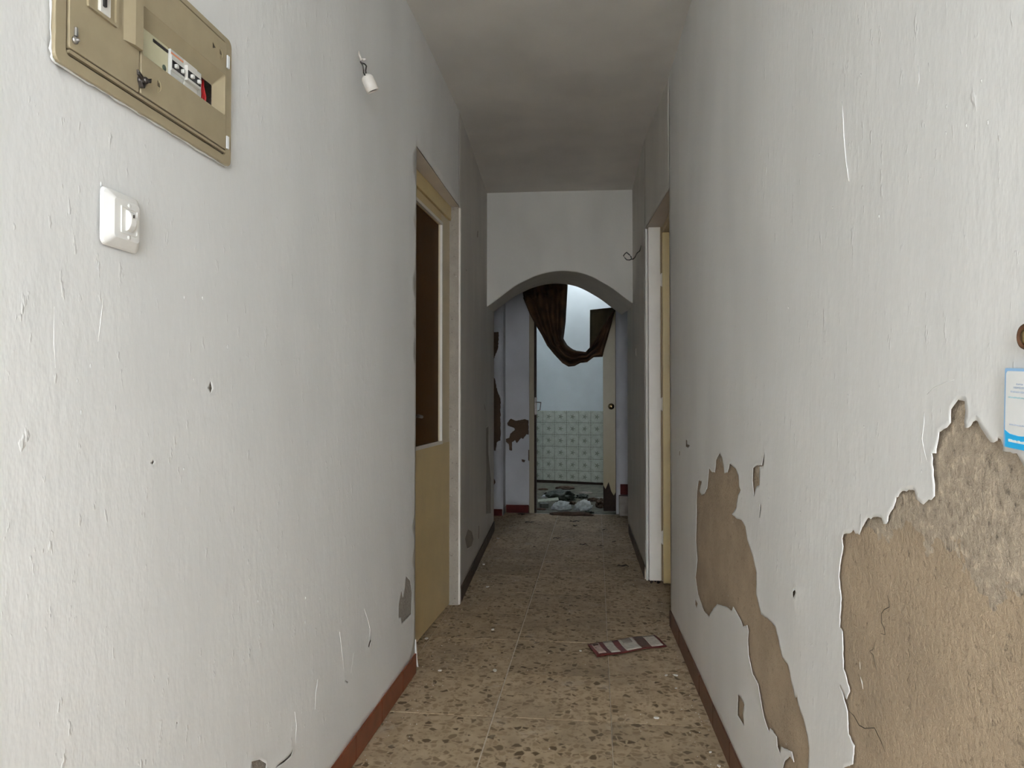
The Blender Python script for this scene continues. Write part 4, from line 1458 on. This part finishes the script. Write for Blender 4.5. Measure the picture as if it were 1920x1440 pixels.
# ------------------------------------------------------------------ sticker and round fitting on the near right wall
stA = RW.sz(1886.5, 690, WF + 0.001)
st_ = empty('sticker', RW.frame(stA[0], stA[1], WF + 0.001) @ Matrix.Rotation(math.radians(3.2), 4, 'Y'))
tag(st_, 'small white and blue printed sticker on the right wall', 'sticker')
MB().xz(rrect(0, -0.084, 0.056, 0.0, 0.002, 3), 0.0, -0.0012).build('card', M['sticker_blue'], st_)
MB().xz(rrect(0.0035, -0.0835, 0.0525, -0.0625, 0.0015, 3), -0.001, -0.0015).build('footer', M['sticker_cyan'], st_)
wp_ = []
for p in rrect(0.0035, -0.070, 0.0525, -0.003, 0.004, 4):
    wp_.append(p)
MB().xz(wp_, -0.0012, -0.0019).build('white_field', M['sticker_white'], st_)
MB().xz([(0.0035, -0.0655), (0.012, -0.0688), (0.028, -0.0700), (0.044, -0.0688), (0.0525, -0.0655), (0.0525, -0.0705), (0.0035, -0.0705)], -0.0017, -0.0022).build('footer_curve', M['sticker_cyan'], st_)
for x0, x1, z, h, mt in ((0.022, 0.034, -0.0165, 0.0018, 'print_grey'), (0.0175, 0.039, -0.0200, 0.0022, 'print_grey'), (0.0125, 0.043, -0.0245, 0.0022, 'print_grey'),
                         (0.0085, 0.047, -0.0305, 0.0016, 'print_teal'), (0.0115, 0.045, -0.0590, 0.0016, 'print_grey')):
    x = x0
    while x < x1:
        w = random.uniform(0.0012, 0.0026)
        MB().xz(rect(x, z - h / 2 * random.uniform(0.7, 1.1), x + w, z + h / 2 * random.uniform(0.7, 1.1)), -0.0018, -0.0021).build('print_line', M[mt], st_)
        x += w + 0.0004
x = 0.0095
while x < 0.046:
    w = random.uniform(0.0014, 0.0024)
    MB().xz(rect(x, -0.0775, x + w, -0.0775 + random.uniform(0.0022, 0.0032)), -0.0014, -0.0018).build('footer_print', M['sticker_white'], st_)
    x += w + 0.0004
kc = RW.sz(1907, 633, WF + 0.004)
kn = empty('round_fitting', RW.frame(kc[0] - 0.014, kc[1], WF))
tag(kn, 'round brown bronze fitting with a rim above the sticker', 'wall fitting')
MB().lathe([(0.014, 0.0), (0.014, 0.003), (0.0125, 0.0055), (0.0105, 0.006), (0.0098, 0.004)], 28, mR).build('rim', M['bronze'], kn, smooth=True)
MB().lathe([(0.0098, 0.0035), (0.007, 0.0055), (0.003, 0.0065), (0.0, 0.0068)], 24, mR).build('button', M['brass'], kn, smooth=True)

# ------------------------------------------------------------------ leaflet on the floor
c00 = Vector((*fl(1120, 1235), 0))
c10 = Vector((*fl(1251, 1213), 0))
c01 = Vector((*fl(1103, 1211), 0))
ex = (c10 - c00)
LX = ex.length
exn = ex.normalized()
eyn = Vector((-exn.y, exn.x, 0))
LYn = abs((c01 - c00).dot(eyn))
sh = (c01 - c00).dot(exn)
mfl = Matrix((exn, eyn, Vector((0, 0, 1)))).transposed().to_4x4()
mfl.translation = c00
fly = empty('leaflet', mfl)
tag(fly, 'dark red and white folded leaflet lying on the terrazzo floor', 'leaflet')


def sheet(x0, x1, y0, y1, z, mat, name, nxs=12, nys=5):
    b = MB()
    for j in range(nys + 1):
        for i in range(nxs + 1):
            x = x0 + (x1 - x0) * i / nxs
            y = y0 + (y1 - y0) * j / nys
            u = x / LX
            zz = z + 0.004 + 0.0045 * (0.5 + 0.5 * math.sin(u * 11 + 0.8)) + 0.002 * math.sin(y * 40 + u * 4)
            b.v.append((x + sh * y / LYn * 0.9, y, zz))
    for j in range(nys):
        for i in range(nxs):
            k = j * (nxs + 1) + i
            b.f.append((k, k + 1, k + nxs + 2, k + nxs + 1))
    o = b.build(name, M[mat], fly, smooth=True)
    m_ = o.modifiers.new('thick', 'SOLIDIFY')
    m_.thickness = 0.0008
    m_.offset = -1
    return o


sheet(0, LX, 0, LYn, 0.0, 'paper_red', 'paper', 40, 8)
for x0, x1, y0, y1, mt in ((0.045, 0.150, 0.15, 0.95, 'paper_pink'), (0.215, 0.345, 0.12, 1.0, 'paper_white'), (0.435, 0.650, 0.10, 0.97, 'paper_white'), (0.66, 0.79, 0.14, 0.97, 'paper_brown'),
                           (0.80, 0.97, 0.14, 0.99, 'paper_white')):
    sheet(x0 * LX, x1 * LX, y0 * LYn, y1 * LYn, 0.0007, mt, 'printed_field')
sheet(0.47 * LX, 0.60 * LX, 0.62 * LYn, 0.95 * LYn, 0.0014, 'step', 'printed_picture')
# big letter shapes on the first field
for x0, x1, y0, y1 in ((0.060, 0.078, 0.40, 0.88), (0.060, 0.135, 0.80, 0.90), (0.085, 0.102, 0.45, 0.70), (0.115, 0.135, 0.40, 0.70), (0.060, 0.135, 0.36, 0.44)):
    sheet(x0 * LX, x1 * LX, y0 * LYn, y1 * LYn, 0.0014, 'paper_brown', 'printed_letter', 3, 3)


# ------------------------------------------------------------------ rubbish in the bathroom doorway
def crumple(name, loc, size, mat, label, cat, seed, group=None, amp=0.35, rotz=0.0):
    bm = bmesh.new()
    bmesh.ops.create_icosphere(bm, subdivisions=4, radius=1.0)
    for v in bm.verts:
        p = v.co * 1.7 + Vector((seed * 3.7, seed, 0))
        rdg = 1 - abs(noise.noise(p)) * 2
        rdg2 = 1 - abs(noise.noise(p * 2.3 + Vector((5, 2, 1)))) * 2
        k = 1 - amp + amp * rdg + amp * 0.45 * rdg2
        v.co = Vector((v.co.x * k * size[0], v.co.y * k * size[1], max(0.0, v.co.z * k + 0.25) * size[2]))
    me = bpy.data.meshes.new(name)
    bm.to_mesh(me)
    bm.free()
    o = link(name, me, M[mat], None, True)
    o.location = loc
    o.rotation_euler = (0, 0, rotz)
    tag(o, label, cat, group)
    return o


def on_floor(px, py):
    p = fl(px, py)
    return (p[0], p[1], -0.002 if p[1] > BY else 0.0)


crumple('plastic_bag', on_floor(1053, 954), (0.10, 0.09, 0.06), 'bag_white', 'crumpled white plastic bag left of the rubbish heap', 'plastic bag', 3, amp=0.42)
crumple('plastic_bag', on_floor(1094, 955), (0.085, 0.08, 0.07), 'bag_white', 'torn whitish plastic bag right in the rubbish heap', 'plastic bag', 9, amp=0.5, rotz=0.5)
crumple('rubbish_bag', on_floor(1050, 937), (0.16, 0.16, 0.09), 'bag_green', 'dark green rubbish bag behind the white bag', 'rubbish bag', 5, amp=0.4)
crumple('cloth_rag', on_floor(1127, 950), (0.055, 0.10, 0.07), 'card_brown', 'dark brown crumpled rag beside the rotten door foot', 'rag', 12, amp=0.4)
crumple('cardboard_scrap', on_floor(1072, 966), (0.21, 0.05, 0.028), 'card_brown', 'flat dark cardboard scrap under the white bags', 'cardboard', 15, amp=0.25, rotz=-0.05)
bd = MB()
bd.box((-0.11, -0.05, 0), (0.10, 0.05, 0.012))
bo = bd.build('board', M['board'], bevel=0.002)
p = fl(1029, 947)
bo.location = (p[0], p[1], 0.045)
bo.rotation_euler = (0.12, -0.10, 0.1)
tag(bo, 'pale green board end propped on the bathroom rubbish', 'board')
pp = MB().box((-0.04, -0.05, 0), (0.04, 0.05, 0.045)).build('cardboard_box', M['bag_green'], bevel=0.006)
p = fl(1020, 951)
pp.location = (p[0], p[1], -0.003)
pp.rotation_euler = (0, 0, 0.2)
tag(pp, 'dark box under the pale green board', 'box')
for (x, y, L, az, mt, lab) in ((1083, 944, 0.10, 1.2, 'board', 'pale upright stick in the rubbish heap'), (1126, 934, 0.06, 0.05, 'bag_white', 'white plastic strip on the bathroom floor')):
    p = fl(x, y)
    d = Vector((math.cos(az) * L / 2, 0.0, math.sin(az) * L / 2))
    o = MB().prism([-d + Vector((0, 0.003, 0.004)), d + Vector((0, 0.003, 0.004)), d + Vector((0, 0.003, -0.004)), -d + Vector((0, 0.003, -0.004))], (0, -0.006, 0)).build('plastic_strip' if az < 1 else 'stick', M[mt])
    o.location = (p[0], p[1], 0.004 + abs(d.z))
    tag(o, lab, 'debris')
for k, (x, y, s_, sd, mt, lab) in enumerate(((1036, 929, 0.07, 31, 'bag_green', 'dark crumpled sack against the back of the green rubbish bag'),
                                             (1070, 945, 0.045, 33, 'card_brown', 'small dark wad between the two white bags'), (1112, 939, 0.05, 35, 'card_brown', 'brown paper wad behind the torn white bag'),
                                             (1024, 932, 0.04, 37, 'bag_white', 'small pale wad at the left of the bathroom floor'), (1105, 962, 0.035, 39, 'bag_green', 'little dark scrap right of the cardboard on the threshold'),
                                             (1090, 933, 0.06, 41, 'bag_green', 'low dark heap of cloth in mid bathroom floor'))):
    crumple('rubbish_wad', on_floor(x, y), (s_ * 1.3, s_, s_ * 0.55), mt, lab, 'rubbish', sd, amp=0.45)
for k, (x, y, s, lab) in enumerate(((1018, 918, 0.05, 'small dark rag near the left bathroom corner'), (1060, 916, 0.09, 'dark strip of dirt-soaked cloth before the tiled wall'),
                                    (1098, 925, 0.06, 'grey-brown lump of plaster in the middle of the bathroom floor'), (1015, 955, 0.04, 'small brown lump beside the bathroom jamb'))):
    crumple('floor_rag' if k < 2 else 'rubble_lump', on_floor(x, y), (s * 1.3, s, s * 0.3), 'card_brown' if k != 2 else 'step', lab, 'rag' if k < 2 else 'rubble', 20 + k, amp=0.3)

# ------------------------------------------------------------------ dry leaves and plaster chips on the floor


def leaf_mesh(seed):
    rnd = random.Random(seed)
    b = MB()
    n = 8
    for i in range(n + 1):
        t = i / n
        w = math.sin(math.pi * min(1, t * 0.97 + 0.015)) ** 0.8 * 0.35
        z = 0.10 + 0.16 * math.sin(t * 5 + seed) ** 2
        b.v += [(t - 0.5, -w, z + 0.16), (t - 0.5, 0, z), (t - 0.5, w, z + 0.2 * rnd.random())]
    for i in range(n):
        for k in range(2):
            q_ = i * 3 + k
            b.f.append((q_, q_ + 3, q_ + 4, q_ + 1))
    me = b.mesh('dry_leaf')
    me.materials.append(M['leaf'])
    return me


leaves = [leaf_mesh(k) for k in range(3)]
for k, (x, y, s, r_, where) in enumerate((
        (993, 981, 0.075, 0.1, 'in front of the bathroom jamb, left of centre'), (1077, 980, 0.085, 0.3, 'just before the white plastic bags'),
        (1079, 987, 0.06, 1.2, 'touching the bigger leaf before the plastic bags'), (1044, 1011, 0.06, 0.0, 'in the middle of the floor under the arch'),
        (1094, 1023, 0.06, 0.2, 'centre right under the arch, left of a smaller leaf'), (1126, 1025, 0.05, 0.1, 'right under the arch beside a longer leaf'),
        (1151, 1017, 0.04, 1.0, 'near the right foot of the arch, the smallest there'), (1168, 1064, 0.075, 0.15, 'nearest leaf, by the right doorway'),
        (1134, 995, 0.05, 0.5, 'before the rotten foot of the olive door'), (978, 966, 0.07, -0.4, 'against the red skirting beside the bathroom doorway'),
        (1002, 1026, 0.03, 1.2, 'tiny one, nearest the left wall of the arch'))):
    o = link('dry_leaf', leaves[k % 3], None)
    p = fl(x, y)
    o.location = (p[0], p[1], 0.001)
    o.scale = (s, s, s * 0.5)
    o.rotation_euler = (0, 0, r_)
    tag(o, 'dry dark leaf ' + where, 'leaf', 'dry leaves on the corridor floor')


def chip_mesh(seed):
    rnd = random.Random(seed)
    n = 6
    pts = [(math.cos(2 * math.pi * k / n) * rnd.uniform(0.6, 1.1), math.sin(2 * math.pi * k / n) * rnd.uniform(0.5, 0.9), 0) for k in range(n)]
    b = MB().prism(pts, (rnd.uniform(-.1, .1), rnd.uniform(-.1, .1), 0.45))
    me = b.mesh('plaster_chip', 0.08, 1)
    me.materials.append(M['plaster_chip'])
    return me


chips = [chip_mesh(k) for k in range(4)]
for k, (x, y, s, where) in enumerate((
        (1231, 1347, 0.010, 'alone on the near right floor tiles'), (1249, 1267, 0.009, 'left one of a pair near the right skirting'),
        (1267, 1267, 0.010, 'right one of a pair near the right skirting'), (1268, 1291, 0.007, 'just in front of a pair near the right skirting'),
        (928, 1258, 0.012, 'on the joint near the long floor joint, largest there'), (825, 1258, 0.010, 'on the tile joint near the left door corner'),
        (924, 1181, 0.011, 'level with the leaflet, left of the long floor joint'), (1089, 1221, 0.009, 'just left of the red leaflet'),
        (1332, 1411, 0.006, 'tiny, at the bottom right near the skirting'), (1348, 1437, 0.008, 'at the very bottom right beside the skirting'),
        (914, 1101, 0.011, 'by the foot of the left door casing'), (907, 1059, 0.013, 'against the rear left skirting, the nearer one'),
        (934, 1010, 0.014, 'against the rear left skirting, close to the arch'), (800, 1198, 0.012, 'at the sill of the left door'))):
    o = link('plaster_chip', chips[k % 4], None)
    p = fl(x, y)
    o.location = (p[0], p[1], 0.0)
    o.scale = (s, s, s)
    o.rotation_euler = (0, 0, k * 1.3)
    tag(o, 'whitish plaster chip ' + where, 'plaster chip', 'plaster chips on the corridor floor')
# uncountable plaster crumbs gathered along the walls
cr = MB()
for k in range(900):
    y = random.uniform(0.5, 6.6)
    side = random.random()
    if side < 0.42:
        x = LW.pt((y - LW.A.y) / LW.u.y, 0).x if y < 2.85 else (LW2.pt((y - LW2.A.y) / LW2.u.y, 0).x if y > 3.87 else -0.70)
        x += 0.015 + abs(random.gauss(0, 0.10))
    elif side < 0.8:
        x = RW.pt((y - RW.A.y) / RW.u.y, 0).x if y < 3.6 else (RW2.pt(max(0, (y - RW2.A.y)) / RW2.u.y, 0).x if y > 4.5 else 0.45)
        x -= 0.015 + abs(random.gauss(0, 0.09))
    else:
        x = random.uniform(-0.62, 0.34)
    s = random.uniform(0.0012, 0.0035)
    a = random.uniform(0, 6.3)
    d1 = Vector((math.cos(a), math.sin(a), 0)) * s
    d2 = Vector((-math.sin(a), math.cos(a), 0)) * s * random.uniform(0.5, 1)
    c = Vector((x, y, -0.0005))
    b = len(cr.v)
    cr.v += [tuple(c - d1), tuple(c + d2), tuple(c + d1), tuple(c - d2 * 0.6), tuple(c + Vector((0, 0, s * 0.7)))]
    cr.f += [(b, b + 1, b + 4), (b + 1, b + 2, b + 4), (b + 2, b + 3, b + 4), (b + 3, b, b + 4), (b, b + 3, b + 2, b + 1)]
cro = cr.build('plaster_crumbs', M['plaster_chip'])
tag(cro, 'fine plaster crumbs and grit scattered along the corridor floor', 'plaster crumbs', kind='stuff')
